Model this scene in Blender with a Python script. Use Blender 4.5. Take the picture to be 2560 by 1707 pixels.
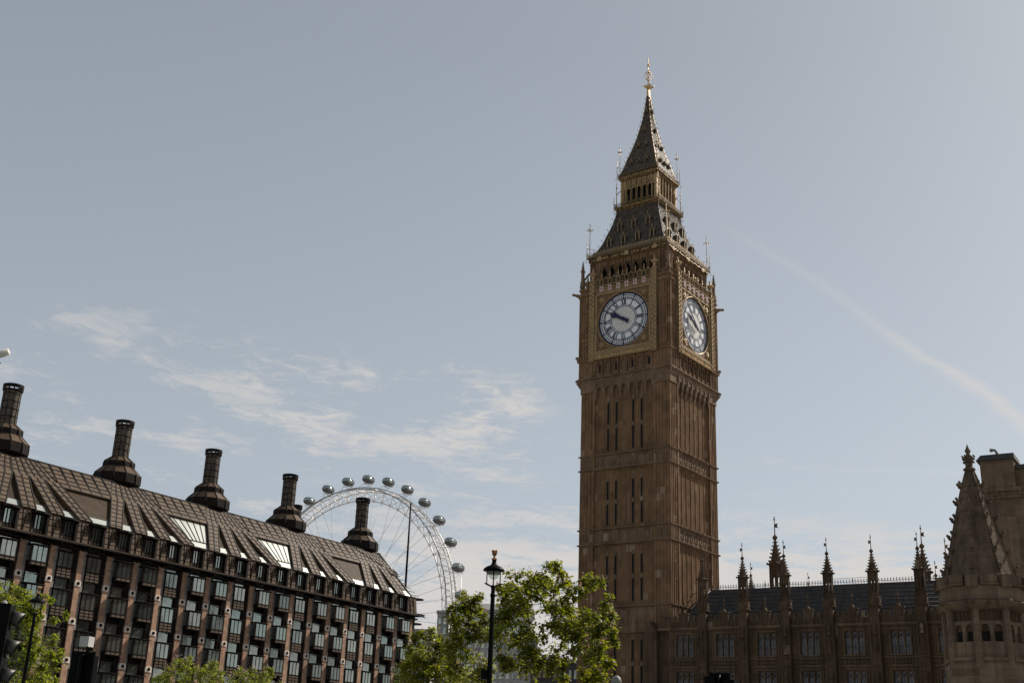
import bpy, math, random
from mathutils import Vector, Matrix
rad=math.radians
sin,cos,pi=math.sin,math.cos,math.pi
sc=bpy.context.scene
for _o in list(bpy.data.objects): bpy.data.objects.remove(_o)
COL=sc.collection
# ---------------------------------------------------------------- camera
FPX=2991.5; PITCH=rad(19.7865); ROLL=rad(2.2437)
cd=bpy.data.cameras.new('camera'); cam=bpy.data.objects.new('camera',cd); COL.objects.link(cam)
cd.sensor_width=36.0; cd.lens=FPX/2560*36; cd.clip_end=20000; cd.clip_start=0.1
_fw=Vector((0,cos(PITCH),sin(PITCH))); _rt=Vector((1,0,0)); _up=_rt.cross(_fw)
_r2=_rt*cos(ROLL)+_up*sin(ROLL); _u2=_up*cos(ROLL)-_rt*sin(ROLL)
cam.matrix_world=Matrix(((_r2.x,_u2.x,-_fw.x,0),(_r2.y,_u2.y,-_fw.y,0),(_r2.z,_u2.z,-_fw.z,1.7),(0,0,0,1)))
sc.camera=cam
def px(u,v,Y):
    "world point on the photograph's viewing ray (pixel of the 2560 px picture) at forward distance Y; used for layout"
    d=_fw+_r2*((u-1280)/FPX)-_u2*((v-853.5)/FPX); t=Y/d.y
    return Vector((d.x*t,Y,1.7+d.z*t))
# ---------------------------------------------------------------- sun and sky
SUN_EL=rad(40.5); SUN_AZ=rad(52.5)      # azimuth clockwise from +Y
sd=Vector((sin(SUN_AZ)*cos(SUN_EL),cos(SUN_AZ)*cos(SUN_EL),sin(SUN_EL)))
sl=bpy.data.lights.new('sun','SUN'); sl.energy=5.0; sl.angle=rad(0.55); sl.color=(1.0,0.90,0.78)
so=bpy.data.objects.new('sun',sl); COL.objects.link(so); so.rotation_euler=sd.to_track_quat('Z','Y').to_euler(); so.location=(60,60,120)
sc.view_settings.view_transform='Standard'; sc.view_settings.look='None'; sc.view_settings.exposure=0.34; sc.view_settings.gamma=1
w=bpy.data.worlds.new("World"); sc.world=w; w.use_nodes=True
nt=w.node_tree; N=nt.nodes; L=nt.links; N.clear()
def nd(nt,t,**k):
    n=nt.nodes.new(t)
    for a,b in k.items():
        if a.startswith('i_'):
            key=a[2:]; key=int(key) if key.isdigit() else key.replace('_',' ')
            n.inputs[key].default_value=b
        else: setattr(n,a,b)
    return n
def lk(a,b): a.id_data.links.new(a,b)
def mth(nt,op,a,b=None,c=None,clamp=False):
    n=nt.nodes.new('ShaderNodeMath'); n.operation=op; n.use_clamp=clamp
    for i,v in enumerate((a,b,c)):
        if v is None: continue
        if hasattr(v,'links'): nt.links.new(v,n.inputs[i])
        else: n.inputs[i].default_value=v
    return n.outputs[0]
def sstep(nt,v,a,b):
    n=nt.nodes.new('ShaderNodeMapRange'); n.interpolation_type='SMOOTHSTEP'
    nt.links.new(v,n.inputs[0]); n.inputs[1].default_value=a; n.inputs[2].default_value=b
    return n.outputs[0]
sky=nd(nt,'ShaderNodeTexSky',sky_type='NISHITA',sun_disc=False,sun_elevation=SUN_EL,sun_rotation=SUN_AZ,air_density=1.0,dust_density=1.6,ozone_density=1.0,altitude=20)
hs=nd(nt,'ShaderNodeHueSaturation',i_Saturation=0.40,i_Value=1.0); tn=nd(nt,'ShaderNodeVectorMath',operation='MULTIPLY'); lk(sky.outputs[0],tn.inputs[0]); tn.inputs[1].default_value=(0.955,1.0,0.985); lk(tn.outputs[0],hs.inputs['Color']); hz1=nd(nt,'ShaderNodeVectorMath',operation='MULTIPLY_ADD'); lk(hs.outputs[0],hz1.inputs[0]); hz1.inputs[1].default_value=(0.5,0.5,0.5); hzc=nd(nt,'ShaderNodeVectorMath',operation='SCALE'); hzc.inputs[0].default_value=(2.02,2.34,2.68); lk(hzc.outputs[0],hz1.inputs[2])
tc=nd(nt,'ShaderNodeTexCoord'); sep=nd(nt,'ShaderNodeSeparateXYZ'); lk(tc.outputs['Generated'],sep.inputs[0])
X,Y_,Z=sep.outputs
lk(mth(nt,'MINIMUM',mth(nt,'MULTIPLY_ADD',mth(nt,'MAXIMUM',mth(nt,'SUBTRACT',0.55,Z),0.0),1.2,1.10),1.5),hzc.inputs['Scale'])
# cloud layer: the view direction met with a flat layer high above
zz=mth(nt,'MAXIMUM',Z,0.02); cx=mth(nt,'DIVIDE',X,zz); cy=mth(nt,'DIVIDE',Y_,zz)
cmb=nd(nt,'ShaderNodeCombineXYZ'); lk(cx,cmb.inputs[0]); lk(cy,cmb.inputs[1])
mp=nd(nt,'ShaderNodeMapping'); lk(cmb.outputs[0],mp.inputs[0]); mp.inputs['Rotation'].default_value=(0,0,rad(-18)); mp.inputs['Scale'].default_value=(1.15,1.0,1)
n1=nd(nt,'ShaderNodeTexNoise',i_Scale=2.3,i_Detail=3,i_Roughness=0.5); lk(mp.outputs[0],n1.inputs[0])
n2=nd(nt,'ShaderNodeTexNoise',i_Scale=11.5,i_Detail=7,i_Roughness=0.70,i_Distortion=0.9); lk(mp.outputs[0],n2.inputs[0])
# bands of elevation that carry clouds: a streaky field 9-18 degrees up and a bank low down
ele=Z
def band(d1,d2,w0,w1):
    n=Vector(d1).cross(Vector(d2)).normalized()
    dp=nd(nt,'ShaderNodeVectorMath',operation='DOT_PRODUCT'); lk(tc.outputs['Generated'],dp.inputs[0]); dp.inputs[1].default_value=n
    return sstep(nt,mth(nt,'ABSOLUTE',dp.outputs['Value']),w1,w0)
PX=lambda u,v:(_fw+_r2*((u/.91875-1280)/FPX)-_u2*((v/.91875-853.5)/FPX)).normalized()
fieldA=mth(nt,'MULTIPLY',band(PX(150,830),PX(1250,980),0.02,0.07),sstep(nt,X,0.06,0.0))
fieldA=mth(nt,'MULTIPLY',fieldA,mth(nt,'ADD',0.62,mth(nt,'MULTIPLY',sstep(nt,X,-0.26,-0.12),0.38)))
bank=mth(nt,'MULTIPLY',sstep(nt,Z,0.235,0.15),sstep(nt,X,-0.30,-0.02))
wisp=mth(nt,'MULTIPLY',sstep(nt,Z,0.28,0.24),sstep(nt,X,0.5,0.0))
amt=mth(nt,'ADD',mth(nt,'MULTIPLY',fieldA,0.25),mth(nt,'MULTIPLY',bank,0.42))
amt=mth(nt,'ADD',amt,mth(nt,'MULTIPLY',wisp,0.09))
amt=mth(nt,'ADD',amt,mth(nt,'MULTIPLY',mth(nt,'SUBTRACT',n1.outputs[0],0.5),1.5))
cl=mth(nt,'ADD',n2.outputs[0],amt)
cl=sstep(nt,cl,0.62,1.02)
cl=mth(nt,'MULTIPLY',cl,mth(nt,'MAXIMUM',mth(nt,'MAXIMUM',mth(nt,'MULTIPLY',fieldA,0.8),mth(nt,'MULTIPLY',bank,0.95)),mth(nt,'MULTIPLY',wisp,0.6)))
# vapour trail: a soft band along a great circle
def trail(d1,d2,wid,a0,a1,amp,noise):
    n=Vector(d1).cross(Vector(d2)).normalized()
    dp=nd(nt,'ShaderNodeVectorMath',operation='DOT_PRODUCT'); lk(tc.outputs['Generated'],dp.inputs[0]); dp.inputs[1].default_value=n
    wv=mth(nt,'MULTIPLY',mth(nt,'SUBTRACT',n1.outputs[0],0.5),noise)
    s=mth(nt,'ABSOLUTE',mth(nt,'ADD',dp.outputs['Value'],wv))
    t=sstep(nt,s,wid,0.0)
    return mth(nt,'MULTIPLY',mth(nt,'MULTIPLY',t,sstep(nt,X,a0,a1)),mth(nt,'MULTIPLY',mth(nt,'ADD',0.35,n2.outputs[0]),amp))
t1=mth(nt,'ADD',trail((0.147,0.886,0.440),(0.385,0.880,0.276),0.006,0.12,0.26,0.16,0.022),trail((0.147,0.884,0.440),(0.385,0.882,0.274),0.009,0.26,0.36,0.5,0.022))
t2=trail((-0.113,0.817,0.566),(0.252,0.888,0.384),0.0035,-0.16,0.0,0.015,0.008)
t3=trail((0.10,0.965,0.245),(0.36,0.905,0.232),0.004,0.1,0.3,0.12,0.004)
ct=mth(nt,'ADD',mth(nt,'ADD',t1,t2),t3)
allc=mth(nt,'MINIMUM',mth(nt,'ADD',cl,ct),0.88)
mx=nd(nt,'ShaderNodeMix',data_type='RGBA'); lk(allc,mx.inputs[0]); lk(hz1.outputs[0],mx.inputs[6]); mx.inputs[7].default_value=(8.3,7.9,7.5,1)
bg=nd(nt,'ShaderNodeBackground',i_Strength=0.065); lk(mx.outputs[2],bg.inputs[0])
wo=nd(nt,'ShaderNodeOutputWorld'); lk(bg.outputs[0],wo.inputs[0])
# ---------------------------------------------------------------- materials
MATS={}
def base(name):
    m=bpy.data.materials.new(name); m.use_nodes=True; MATS[name]=m
    return m,m.node_tree,m.node_tree.nodes['Principled BSDF']
def plain(name,col,rough=0.6,metal=0.0,var=0.12,scale=3.0,bump=0.0,spec=0.25):
    m,t,b=base(name)
    tx=nd(t,'ShaderNodeTexCoord'); n=nd(t,'ShaderNodeTexNoise',i_Scale=scale,i_Detail=5,i_Roughness=0.6); lk(tx.outputs['Object'],n.inputs[0])
    mr=nd(t,'ShaderNodeMapRange',i_1=0.3,i_2=0.7,i_3=max(0.05,1-var),i_4=1+var); lk(n.outputs[0],mr.inputs[0])
    vm=nd(t,'ShaderNodeVectorMath',operation='SCALE'); vm.inputs[0].default_value=col; lk(mr.outputs[0],vm.inputs['Scale'])
    lk(vm.outputs[0],b.inputs['Base Color']); b.inputs['Roughness'].default_value=rough; b.inputs['Metallic'].default_value=metal
    b.inputs['Specular IOR Level'].default_value=spec
    if bump: 
        bp=nd(t,'ShaderNodeBump',i_Strength=bump,i_Distance=0.05); lk(n.outputs[0],bp.inputs['Height']); lk(bp.outputs[0],b.inputs['Normal'])
    return m
def stone(name,col,pale,patch=0.02,cell=(0.62,0.62,0.9),dark=0.45,joint=0.0,bh=0.45,bw=0.9,soot=0.5,rough=0.85):
    "weathered ashlar: block to block variation, soot streaks, replaced pale blocks, optional joints"
    m,t,b=base(name)
    tx=nd(t,'ShaderNodeTexCoord'); O=tx.outputs['Object']
    mul=nd(t,'ShaderNodeVectorMath',operation='DIVIDE'); lk(O,mul.inputs[0]); mul.inputs[1].default_value=cell
    ad=nd(t,'ShaderNodeVectorMath',operation='ADD'); lk(mul.outputs[0],ad.inputs[0]); ad.inputs[1].default_value=(0.37,0.41,0.13)
    fl=nd(t,'ShaderNodeVectorMath',operation='FLOOR'); lk(ad.outputs[0],fl.inputs[0])
    wn=nd(t,'ShaderNodeTexWhiteNoise',noise_dimensions='3D'); lk(fl.outputs[0],wn.inputs[0])
    nb=nd(t,'ShaderNodeTexNoise',i_Scale=0.28,i_Detail=6,i_Roughness=0.62); lk(O,nb.inputs[0])
    mp=nd(t,'ShaderNodeMapping'); mp.inputs['Scale'].default_value=(2.2,2.2,0.16); lk(O,mp.inputs[0])
    ns=nd(t,'ShaderNodeTexNoise',i_Scale=1.0,i_Detail=6,i_Roughness=0.65); lk(mp.outputs[0],ns.inputs[0])
    nf=nd(t,'ShaderNodeTexNoise',i_Scale=7.0,i_Detail=4,i_Roughness=0.7); lk(O,nf.inputs[0])
    v=mth(t,'ADD',mth(t,'MULTIPLY',mth(t,'SUBTRACT',nb.outputs[0],0.5),1.1),mth(t,'MULTIPLY',mth(t,'SUBTRACT',ns.outputs[0],0.5),soot*1.8))
    v=mth(t,'ADD',v,mth(t,'MULTIPLY',mth(t,'SUBTRACT',nf.outputs[0],0.5),0.5))
    v=mth(t,'ADD',v,mth(t,'MULTIPLY',mth(t,'SUBTRACT',wn.outputs[0],0.5),0.34))
    v=mth(t,'MAXIMUM',mth(t,'ADD',v,1.0),dark)
    vm=nd(t,'ShaderNodeVectorMath',operation='SCALE'); vm.inputs[0].default_value=col; lk(v,vm.inputs['Scale'])
    g=mth(t,'GREATER_THAN',wn.outputs[0],1-patch)
    g=mth(t,'MULTIPLY',g,0.6)
    mx=nd(t,'ShaderNodeMix',data_type='RGBA'); lk(g,mx.inputs[0]); lk(vm.outputs[0],mx.inputs[6]); mx.inputs[7].default_value=(*pale,1)
    out=mx.outputs[2]
    hgt=nf.outputs[0]
    if joint:
        sp=nd(t,'ShaderNodeSeparateXYZ'); lk(O,sp.inputs[0])
        h=mth(t,'ADD',sp.outputs[0],sp.outputs[1]); cb=nd(t,'ShaderNodeCombineXYZ'); lk(h,cb.inputs[0]); lk(sp.outputs[2],cb.inputs[1])
        bk=nd(t,'ShaderNodeTexBrick',i_Scale=1.0,i_Mortar_Size=0.012,i_Mortar_Smooth=0.3,i_Brick_Width=bw,i_Row_Height=bh); lk(cb.outputs[0],bk.inputs[0])
        bk.inputs['Color1'].default_value=(1,1,1,1); bk.inputs['Color2'].default_value=(0.86,0.86,0.86,1); bk.inputs['Mortar'].default_value=(1-joint,)*3+(1,)
        m2=nd(t,'ShaderNodeMix',data_type='RGBA',blend_type='MULTIPLY'); m2.inputs[0].default_value=1; lk(out,m2.inputs[6]); lk(bk.outputs[0],m2.inputs[7]); out=m2.outputs[2]
    lk(out,b.inputs['Base Color']); b.inputs['Roughness'].default_value=rough; b.inputs['Specular IOR Level'].default_value=0.1
    bp=nd(t,'ShaderNodeBump',i_Strength=0.5,i_Distance=0.04); lk(hgt,bp.inputs['Height']); lk(bp.outputs[0],b.inputs['Normal'])
    return m
M_tower=stone('tower stone',(0.184,0.113,0.064),(0.32,0.255,0.185),0.028,cell=(0.58,0.58,0.8))
M_towerd=stone('tower stone carved',(0.165,0.112,0.074),(0.34,0.28,0.21),0.01)
M_palacel=stone('palace stone carved',(0.135,0.094,0.060),(0.2,0.16,0.12),0.01,soot=0.8)
M_palace=stone('palace stone',(0.084,0.058,0.037),(0.25,0.2,0.14),0.02,soot=0.8)
M_turret=stone('turret stone',(0.110,0.079,0.055),(0.22,0.18,0.14),0.0,soot=1.5,joint=0.45,bh=0.36,bw=0.8,dark=0.25)
M_turretl=stone('turret stone pale',(0.145,0.106,0.074),(0.25,0.2,0.16),0.0,soot=0.9,joint=0.35,bh=0.36,bw=0.8,dark=0.3)
M_hall=stone('hall stone',(0.150,0.106,0.072),(0.3,0.25,0.2),0.0,soot=0.6,joint=0.15,bh=0.3,bw=0.7)
M_pier=stone('pink sandstone',(0.34,0.215,0.15),(0.42,0.32,0.25),0.05,cell=(0.5,0.5,0.3),soot=0.3,joint=0.35,bh=0.27,bw=0.55)
M_block=plain('pale granite',(0.60,0.52,0.45),0.7,var=0.08)
M_gold=plain('gilded stone',(0.34,0.235,0.12),0.45,0.3,var=0.6,scale=7,bump=0.6)
M_gold2=plain('gilding',(0.50,0.33,0.15),0.4,0.6,var=0.3,scale=12,bump=0.5)
M_goldst=stone('buff frame stone',(0.225,0.160,0.092),(0.36,0.30,0.23),0.0,soot=0.2)
M_frieze=plain('gilt and green frieze',(0.105,0.066,0.026),0.5,0.15,var=1.3,scale=3.4,bump=0.6)
M_spand=plain('dark gilt spandrel',(0.135,0.088,0.045),0.5,0.15,var=0.5,scale=6,bump=0.6)
M_iron=plain('cast iron roof',(0.074,0.062,0.051),0.6,0.05,var=0.6,scale=2.6,bump=0.35,spec=0.1)
M_irond=plain('dark iron',(0.05,0.047,0.045),0.5,0.4,var=0.2)
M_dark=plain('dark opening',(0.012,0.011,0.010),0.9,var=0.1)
M_blue=plain('blue black paint',(0.010,0.018,0.055),0.4,var=0.1)
M_dial=plain('opal glass',(0.66,0.68,0.70),0.45,var=0.06,scale=4,spec=0.6)
M_dialc=plain('opal glass warm',(0.62,0.61,0.58),0.45,var=0.06,scale=4,spec=0.6)
M_white=plain('white enamel',(0.52,0.50,0.48),0.5,var=0.05)
M_red=plain('red enamel',(0.35,0.04,0.03),0.5,var=0.05)
M_bronze=plain('dark bronze',(0.0125,0.0092,0.0078),0.55,0.0,var=0.35,scale=1.5,spec=0.08)
M_panel=plain('bronze roof panel',(0.082,0.055,0.034),0.55,0.0,var=0.28,scale=0.9,bump=0.05,spec=0.14)
M_panelb=plain('brown sill panel',(0.11,0.082,0.06),0.5,0.0,var=0.25,spec=0.15,scale=1.1)
M_lead=plain('grey lead strip',(0.20,0.195,0.185),0.6,0.2,var=0.15)
M_slate=plain('slate',(0.050,0.047,0.047),0.8,var=0.25,scale=0.8)
M_steel=plain('white painted steel',(0.74,0.72,0.70),0.35,0.1,var=0.05)
M_steeld=plain('dark steel rail',(0.30,0.30,0.32),0.4,0.3,var=0.05)
M_black=plain('black paint',(0.004,0.004,0.004),0.5,var=0.2,spec=0.05)
M_copper=plain('copper gilt',(0.30,0.155,0.085),0.35,0.5,var=0.2,scale=20)
M_conc=plain('pale concrete',(0.34,0.33,0.32),0.8,var=0.1,scale=0.1)
M_grass=plain('lawn',(0.05,0.09,0.03),0.9,var=0.3)
M_asph=plain('asphalt',(0.05,0.05,0.05),0.9,var=0.2)
M_pave=plain('paving',(0.3,0.29,0.27),0.85,var=0.1)
M_water=plain('river water',(0.08,0.08,0.06),0.1,var=0.1)
def glassy(name,col,rough,metal,var=0.35,scale=0.35):
    "coated window glass: mirror-like coat over a dark room, with slight waviness"
    m=plain(name,col,rough,metal,var=var,scale=scale); t=m.node_tree; b=t.nodes['Principled BSDF']
    tx=nd(t,'ShaderNodeTexCoord'); n=nd(t,'ShaderNodeTexNoise',i_Scale=0.8,i_Detail=1); lk(tx.outputs['Object'],n.inputs[0])
    bp=nd(t,'ShaderNodeBump',i_Strength=0.06,i_Distance=0.1); lk(n.outputs[0],bp.inputs['Height']); lk(bp.outputs[0],b.inputs['Normal'])
    return m
M_glass=glassy('office glass',(0.34,0.375,0.36),0.06,0.85)
def vary(m):
    "each pane its own tone: blinds, tints and dark rooms differ from window to window"
    t=m.node_tree; b=t.nodes['Principled BSDF']; src=b.inputs['Base Color'].links[0].from_socket
    oi=nd(t,'ShaderNodeObjectInfo'); cr=nd(t,'ShaderNodeValToRGB'); lk(oi.outputs['Random'],cr.inputs[0])
    e=cr.color_ramp.elements; e[0].color=(0.62,0.64,0.62,1); e[1].color=(1.05,1.02,0.98,1)
    for p_,c_ in ((0.2,(0.45,0.50,0.50)),(0.4,(0.95,0.97,0.95)),(0.55,(0.72,0.85,0.85)),(0.7,(1.1,1.1,1.06)),(0.85,(0.8,0.8,0.78))):
        q=e.new(p_); q.color=(*c_,1)
    mm=nd(t,'ShaderNodeMix',data_type='RGBA',blend_type='MULTIPLY'); mm.inputs[0].default_value=1; lk(src,mm.inputs[6]); lk(cr.outputs[0],mm.inputs[7]); lk(mm.outputs[2],b.inputs['Base Color'])
vary(M_glass)
M_box=plain('grey white casing',(0.42,0.40,0.41),0.5,var=0.1)
M_rglass=glassy('rooflight glass',(0.46,0.49,0.455),0.28,0.85,var=0.05)
M_pglass=glassy('leaded glass',(0.075,0.075,0.080),0.25,0.5,var=0.5,scale=1.5)
M_cglass=glassy('capsule glass',(0.42,0.46,0.46),0.1,0.8,var=0.1)
def seethrough(m,f):
    t=m.node_tree; b=t.nodes['Principled BSDF']; tr=nd(t,'ShaderNodeBsdfTransparent'); tr.inputs[0].default_value=(0.75,0.82,0.80,1); ms=nd(t,'ShaderNodeMixShader',i_0=f); lk(tr.outputs[0],ms.inputs[1]); lk(b.outputs[0],ms.inputs[2]); lk(ms.outputs[0],t.nodes['Material Output'].inputs[0])
seethrough(M_cglass,0.34)
def globe():
    m,t,b=base('clear glass'); b.inputs['Base Color'].default_value=(0.9,0.92,0.9,1); b.inputs['Roughness'].default_value=0.05
    b.inputs['Transmission Weight'].default_value=0.0
    tr=nd(t,'ShaderNodeBsdfTransparent'); tr.inputs[0].default_value=(0.85,0.87,0.84,1)
    ms=nd(t,'ShaderNodeMixShader',i_0=0.25); lk(tr.outputs[0],ms.inputs[1]); lk(b.outputs[0],ms.inputs[2])
    lk(ms.outputs[0],t.nodes['Material Output'].inputs[0]); return m
M_globe=globe()
def leafmat(name,c1,c2,trans):
    m,t,b=base(name); tx=nd(t,'ShaderNodeTexCoord')
    n=nd(t,'ShaderNodeTexNoise',i_Scale=1.3,i_Detail=4,i_Roughness=0.7); lk(tx.outputs['Object'],n.inputs[0])
    n2_=nd(t,'ShaderNodeTexNoise',i_Scale=14.0,i_Detail=1); lk(tx.outputs['Object'],n2_.inputs[0])
    f=mth(t,'ADD',mth(t,'MULTIPLY',mth(t,'SUBTRACT',n.outputs[0],0.5),1.8),n2_.outputs[0],clamp=True)
    mx=nd(t,'ShaderNodeMix',data_type='RGBA'); lk(f,mx.inputs[0]); mx.inputs[6].default_value=(*c1,1); mx.inputs[7].default_value=(*c2,1)
    lk(mx.outputs[2],b.inputs['Base Color']); b.inputs['Roughness'].default_value=0.55; b.inputs['Specular IOR Level'].default_value=0.18
    tl=nd(t,'ShaderNodeBsdfTranslucent'); sc_=nd(t,'ShaderNodeVectorMath',operation='MULTIPLY'); lk(mx.outputs[2],sc_.inputs[0]); sc_.inputs[1].default_value=trans
    lk(sc_.outputs[0],tl.inputs[0]); ad=nd(t,'ShaderNodeAddShader'); lk(b.outputs[0],ad.inputs[0]); lk(tl.outputs[0],ad.inputs[1])
    lk(ad.outputs[0],t.nodes['Material Output'].inputs[0]); return m
M_leaf=leafmat('big leaves',(0.018,0.028,0.004),(0.070,0.078,0.006),(2.7,2.5,0.5))
M_leafb=leafmat('small leaves',(0.025,0.040,0.006),(0.080,0.092,0.010),(2.5,2.35,0.6))
M_bud=leafmat('reddish flower spikes',(0.10,0.05,0.045),(0.16,0.10,0.07),(1.0,0.9,0.8))
M_blos=leafmat('pale blossom',(0.28,0.22,0.20),(0.45,0.36,0.33),(0.8,0.8,0.8))
M_bark=plain('bark',(0.045,0.033,0.024),0.9,var=0.4,scale=3,bump=0.6)
# ---------------------------------------------------------------- mesh builder
class MB:
    def __init__(s): s.V=[];s.F=[];s.I=[];s.m=0;s.R=None;s.sm=[]
    def add(s,vs,fs,smooth=False):
        o=len(s.V)
        if s.R is not None: vs=[tuple(s.R@Vector(v)) for v in vs]
        s.V+=[tuple(v) for v in vs]
        for f in fs: s.F.append([i+o for i in f]); s.I.append(s.m); s.sm.append(smooth)
    def rot(s,deg,c=(0,0,0)):
        s.R=None if deg is None else Matrix.Translation(c)@Matrix.Rotation(rad(deg),4,'Z')
    def box(s,x0,x1,y0,y1,z0,z1):
        s.hexa([(x0,y0,z0),(x1,y0,z0),(x1,y1,z0),(x0,y1,z0),(x0,y0,z1),(x1,y0,z1),(x1,y1,z1),(x0,y1,z1)])
    def hexa(s,v): s.add(v,[(0,3,2,1),(4,5,6,7),(0,1,5,4),(1,2,6,5),(2,3,7,6),(3,0,4,7)])
    def ext(s,p,y0,y1):
        "polygon in (x,z), extruded along y"
        n=len(p); s.add([(a,y0,b) for a,b in p]+[(a,y1,b) for a,b in p],[list(range(n)),list(range(2*n-1,n-1,-1))]+[(i,i+n,(i+1)%n+n,(i+1)%n) for i in range(n)])
    def prism(s,p,z0,z1):
        n=len(p); s.add([(a,b,z0) for a,b in p]+[(a,b,z1) for a,b in p],[list(range(n-1,-1,-1)),list(range(n,2*n))]+[(i,(i+1)%n,(i+1)%n+n,i+n) for i in range(n)])
    def lathe(s,prof,n=12,c=(0,0),apo=False,rot=0.0,smooth=False,cap=True):
        k=1/cos(pi/n) if apo else 1.0; vs=[];fs=[]
        for r,z in prof:
            for i in range(n):
                a=rot+2*pi*i/n; vs.append((c[0]+r*k*cos(a),c[1]+r*k*sin(a),z))
        for j in range(len(prof)-1):
            for i in range(n): fs.append((j*n+i,j*n+(i+1)%n,(j+1)*n+(i+1)%n,(j+1)*n+i))
        if cap: fs.append(list(range(n-1,-1,-1))); fs.append([(len(prof)-1)*n+i for i in range(n)])
        s.add(vs,fs,smooth)
    def sq(s,prof,c=(0,0),cap=True): s.lathe(prof,4,c,True,pi/4,cap=cap)
    def tube(s,a,b,r,n=6,r2=None,smooth=True,cap=True):
        a=Vector(a);b=Vector(b);d=b-a
        if d.length<1e-6: return
        q=d.to_track_quat('Z','Y'); vs=[]
        for p,rr in ((a,r),(b,r if r2 is None else r2)):
            for i in range(n): vs.append(tuple(p+q@Vector((rr*cos(2*pi*i/n),rr*sin(2*pi*i/n),0))))
        fs=[(i,(i+1)%n,(i+1)%n+n,i+n) for i in range(n)]
        if cap: fs+=[list(range(n-1,-1,-1)),list(range(n,2*n))]
        s.add(vs,fs,smooth)
    def path(s,ps,rs,n=6,closed=False):
        k=len(ps); vs=[];fs=[]
        for i,p in enumerate(ps):
            p=Vector(p); q0=Vector(ps[i-1] if (i or closed) else ps[i]); q1=Vector(ps[(i+1)%k] if (i<k-1 or closed) else ps[i])
            d=(q1-q0); d=d if d.length>1e-6 else Vector((0,0,1)); q=d.to_track_quat('Z','Y'); r=rs[i] if isinstance(rs,(list,tuple)) else rs
            for j in range(n): vs.append(tuple(p+q@Vector((r*cos(2*pi*j/n),r*sin(2*pi*j/n),0))))
        for i in range(k if closed else k-1):
            for j in range(n): fs.append((i*n+j,i*n+(j+1)%n,((i+1)%k)*n+(j+1)%n,((i+1)%k)*n+j))
        if not closed: fs+=[list(range(n-1,-1,-1)),[(k-1)*n+j for j in range(n)]]
        s.add(vs,fs,True)
    def ball(s,c,r,n=8,m=6,sc_=(1,1,1)):
        pr=[]; vs=[];fs=[]
        for j in range(m+1):
            t=pi*j/m
            for i in range(n): vs.append((c[0]+r*sc_[0]*sin(t)*cos(2*pi*i/n),c[1]+r*sc_[1]*sin(t)*sin(2*pi*i/n),c[2]-r*sc_[2]*cos(t)))
        for j in range(m):
            for i in range(n): fs.append((j*n+i,j*n+(i+1)%n,(j+1)*n+(i+1)%n,(j+1)*n+i))
        s.add(vs,fs,True)
    def arch(s,xl,xr,z0,z1,y0,y1,xc,w_,zb,zs,zt):
        "wall cell xl..xr, z0..z1 with one pointed opening of width w_, sill zb, springing zs, apex zt"
        h=w_/2
        if zb>z0: s.box(xc-h,xc+h,y0,y1,z0,zb)
        cv=[(xc-h*cos(t)**0.8 if t<pi/2 else xc, zs+(zt-zs)*sin(t)) for t in (0,pi/8,pi/4,3*pi/8,pi/2)]
        cv[-1]=(xc,zt)
        s.ext([(xl,z0)]+[(xc-h,z0)]+cv+[(xc,z1),(xl,z1)],y0,y1)
        s.ext([(xr,z0),(xr,z1),(xc,z1)]+[(2*xc-a,b) for a,b in cv[::-1]]+[(xc+h,z0)],y0,y1)
    def build(s,name,mats,parent=None,label=None):
        me=bpy.data.meshes.new(name); me.from_pydata(s.V,[],s.F)
        for m in (mats if isinstance(mats,(list,tuple)) else [mats]): me.materials.append(m)
        me.polygons.foreach_set('material_index',s.I); me.polygons.foreach_set('use_smooth',s.sm); me.update()
        o=bpy.data.objects.new(name,me); COL.objects.link(o)
        if parent: o.parent=parent
        if label: o['label']=label
        return o
def thing(name,label,cat,loc=(0,0,0),rz=0.0,group=None,kind=None):
    o=bpy.data.objects.new(name,None); COL.objects.link(o); o.location=loc; o.rotation_euler=(0,0,rz); o.empty_display_size=0.5
    return tag(o,label,cat,group,kind)
def tag(o,label=None,cat=None,group=None,kind=None):
    if label: o['label']=label
    if cat: o['category']=cat
    if group: o['group']=group
    if kind: o['kind']=kind
    return o
def inst(o,parent,loc=None,rz=None,name=None):
    "copy of a part with its sub-parts"
    c=o.copy(); COL.objects.link(c); c.parent=parent
    if loc is not None: c.location=loc
    if rz is not None: c.rotation_euler=(0,0,rz)
    for ch in o.children:
        d=ch.copy(); COL.objects.link(d); d.parent=c
    return c
rnd=random.Random(7)
# ================================================================ clock tower
TC=(17.52+0.0,143.95+0.0); TYAW=rad(54.0095)
def wpt(origin,yaw,x,y,z): return (origin[0]+x*cos(yaw)-y*sin(yaw),origin[1]+x*sin(yaw)+y*cos(yaw),z)
tower=thing('clock_tower','tall brown clock tower with two pale dials and a gilded spire tip','tower',(TC[0],TC[1],0),TYAW)
FACES=(0,-90,90,180)
def crocket_spire(m,c,r0,z0,z1,n=8,rows=6,size=0.12,tip=0.03):
    m.lathe([(r0,z0),(tip,z1)],n,c)
    for j in range(rows):
        f=(j+0.35)/rows; r=r0*(1-f)+tip*f; z=z0+(z1-z0)*f; s=size*(1-0.45*f)
        for i in range(0,n,2 if n>4 else 1):
            a=2*pi*i/n; m.add([(c[0]+r*cos(a)-s*.4*sin(a),c[1]+r*sin(a)+s*.4*cos(a),z-s*.5),(c[0]+r*cos(a)+s*.4*sin(a),c[1]+r*sin(a)-s*.4*cos(a),z-s*.5),(c[0]+(r+s*1.3)*cos(a),c[1]+(r+s*1.3)*sin(a),z+s*.2),(c[0]+r*cos(a),c[1]+r*sin(a),z+s*.6),(c[0]+(r+s*.9)*cos(a),c[1]+(r+s*.9)*sin(a),z+s*.75)],[(0,1,2),(0,2,3),(1,3,2),(2,4,3)])
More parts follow.
